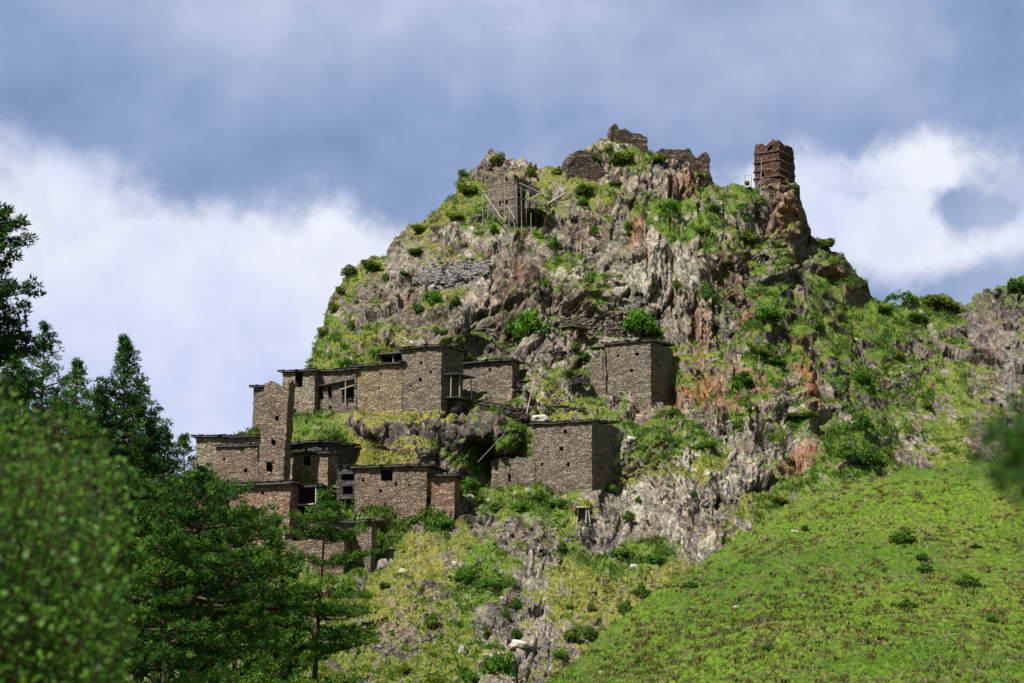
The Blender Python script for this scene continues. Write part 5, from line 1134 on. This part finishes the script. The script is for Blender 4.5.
pine('dark pine with heavy flat boughs cut by the upper left picture edge', -30, 200, 62, 74, 'plate', 11, crown_px=260, dens=2.0, slope=1.3, tier=28)
pine('dense dark pine filling the gap beside the airy one at the left edge', 14, 352, 90, 44, 'cone', 31, crown_px=260, slope=.5, tier=18, dens=1.4)
pine('dark pointed pine half hidden left of the tall pointed one', 96, 388, 90, 44, 'cone', 32, crown_px=260, slope=.42, tier=18, dens=1.4)
pine('dark pointed pine half hidden right of the tall pointed one', 148, 420, 95, 42, 'cone', 33, crown_px=240, slope=.42, tier=18, dens=1.4)
pine('thin airy pale pine behind the left leafy bush, against the sky', 46, 324, 98, 34, 'cone', 12, m_needle_b, crown_px=220, slope=.50, tier=22, dens=1.1)
pine('small pointed pine between the airy one and the tall pointed one', 74, 361, 96, 34, 'cone', 13, m_needle_b, crown_px=240, slope=.38, tier=18, dens=1.3)
pine('tall pointed pine rising highest against the sky in the left group', 121, 336, 92, 50, 'cone', 14, m_needle, crown_px=300, slope=.37, tier=19, dens=1.5)
pine('pointed pine low between the tall pointed one and the village', 168, 433, 100, 40, 'cone', 15, m_needle, crown_px=240, slope=.34, tier=22)
pine('light green pointed pine just left of the long left house', 186, 434, 106, 44, 'cone', 16, m_needle_b, crown_px=240, slope=.40, tier=20)
pine('short pine with pale tips hiding the wall base of the long left house', 206, 466, 100, 46, 'cone', 17, m_needle_b, crown_px=240, slope=.6, tier=20, dens=1.1)
pine('big dark spreading pine with twisted boughs left of the reddish house', 205, 474, 78, 78, 'plate', 18, m_needle, base_px=188, crown_px=200, slope=1.7, tier=30, dens=1.0)
pine('dark pine with a thin straight trunk between the spreading pine and the young one', 243, 506, 84, 56, 'plate', 19, m_needle_b, base_px=237, crown_px=155, slope=1.2, tier=24, dens=1.2)
pine('young pine with separate flat tiers in front of the lowest house', 323, 492, 100, 72, 'plate', 20, m_needle_b, base_px=316, crown_px=190, slope=.66, tier=25, dens=1.5)
pine('dark pine low behind the leafy bush under the tall pointed pine', 140, 478, 86, 66, 'plate', 21, m_needle, crown_px=230, slope=1.0, tier=24, dens=1.2)
pine('small green pine squeezed between the two dark ones at the bottom', 276, 530, 96, 40, 'cone', 22, m_needle_b, crown_px=170, slope=.55, tier=18, dens=1.4)
pine('dark low pine directly behind the left leafy bush', 62, 405, 80, 70, 'plate', 23, m_needle, crown_px=300, slope=1.0, tier=24, dens=1.2)
pine('mid green pine between the leafy bush and the big spreading pine', 168, 520, 74, 56, 'plate', 24, m_needle_b, crown_px=180, slope=1.0, tier=22, dens=1.1)

# ------------------------------------------------------------------ undergrowth at the foot of the pines
for i, (px, py, Yv, w_, kind, lb) in enumerate([(192, 672, 70, 60, 'f', 'bright low bush at the bottom edge under the pines'), (250, 684, 74, 60, 'd', 'dark low bush at the bottom edge right of the bright one'), (150, 690, 66, 40, 'o', 'olive bush at the bottom edge beside the leafy bush'), (300, 690, 76, 60, 'd', 'dark low bush at the bottom left of the young pine trunk'), (345, 688, 78, 50, 'o', 'olive bush at the bottom right of the young pine trunk')]):
    c = P(px, py, Yv); gz = float(ground_z(np.array([c[0]]), np.array([Yv]))[0]); hh = c[2] - gz + w_ * .22 * Yv / F
    r = np.random.default_rng(60 + i); n_ = 150; root = empty('bush', (c[0], Yv, gz - .1)); tag(root, lb, 'bush', 'bushes under the pines')
    cc = np.stack([r.normal(0, .4, n_) * w_ * Yv / F, r.normal(0, .6, n_), r.uniform(.2, 1, n_) * hh], 1)
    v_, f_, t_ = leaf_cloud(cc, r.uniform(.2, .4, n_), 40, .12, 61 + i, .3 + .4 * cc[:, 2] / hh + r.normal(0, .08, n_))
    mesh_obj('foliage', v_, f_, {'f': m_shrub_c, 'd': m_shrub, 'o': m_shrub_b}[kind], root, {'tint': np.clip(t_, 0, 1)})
    g = Geo()
    for k in range(5): g.bar((0, 0, -.2), (r.normal(0, .5), r.normal(0, .3), hh * .7), .05, .02)
    g.build('stem', m_bark, root)

# ------------------------------------------------------------------ near leafy bushes, out of focus
def near_bush(name, label, outline, Y0, Y1, n_leaf, leaf, seed, mat, basepx, tint=.52, f0=.35):
    """outline: list of (px, py_top, py_bottom) columns; twigs run up from the ground and carry separate leaves"""
    r = np.random.default_rng(seed); ox = P(basepx, 500, (Y0 + Y1) / 2); gz = float(ground_z(np.array([ox[0]]), np.array([(Y0 + Y1) / 2]))[0]); o = np.array([ox[0], (Y0 + Y1) / 2, gz])
    root = empty(name, o); tag(root, label, 'bush', 'near blurred bushes')
    xs = [q[0] for q in outline]; tp = [q[1] for q in outline]; bt = [q[2] for q in outline]
    twigs = max(10, n_leaf // 46); C = []; TW = []; g = Geo()
    for k in range(twigs):
        px = r.uniform(xs[0], xs[-1]); ty, by = np.interp(px, xs, tp), np.interp(px, xs, bt); py = ty + (by - ty) * r.uniform(0, 1); Yv = r.uniform(Y0, Y1)
        e = P(px, py, Yv) - o; s_ = np.array([e[0] * .5, e[1] * .5, max(0.1, e[2] * .45)])
        g.bar(s_, e, .006 * Y0 / 8, .002 * Y0 / 8, 4); g.bar((0, 0, -.1), s_, .014 * Y0 / 8, .006 * Y0 / 8, 4)
        nl = n_leaf // twigs; f = r.uniform(f0, 1.0, nl) ** .6
        TW.append(np.full(nl, r.normal(0, .16))); C.append(s_ + (e - s_) * f[:, None] + r.normal(0, leaf * 1.5, (nl, 3)))
    C = np.concatenate(C)
    v_, f_, t_ = leaf_cloud(C, np.full(len(C), leaf * .4), 1, leaf, seed + 1, np.clip(tint + np.concatenate(TW) + r.normal(0, .14, len(C)), 0, 1), tvar=.10)
    mesh_obj('foliage', v_, f_, mat, root, {'tint': np.clip(t_, 0, 1)}); g.build('stem', m_bark, root)
near_bush('leafy_bush', 'large leafy green bush filling the lower left corner, out of focus', [(-90, 350, 780), (0, 368, 780), (30, 385, 780), (70, 402, 780), (110, 430, 780), (140, 478, 780), (162, 530, 780), (168, 590, 770), (150, 640, 760), (135, 690, 760)], 7.5, 10.5, 36000, .030, 71, m_leaf, -120)
near_bush('leafy_branch', 'blurred dark green branch tip at the right picture edge', [(990, 424, 440), (1002, 412, 450), (1014, 416, 455), (1026, 430, 470), (1040, 405, 478), (1075, 395, 490)], 3.2, 3.6, 1300, .020, 73, m_leaf, 1180, .12, .93)
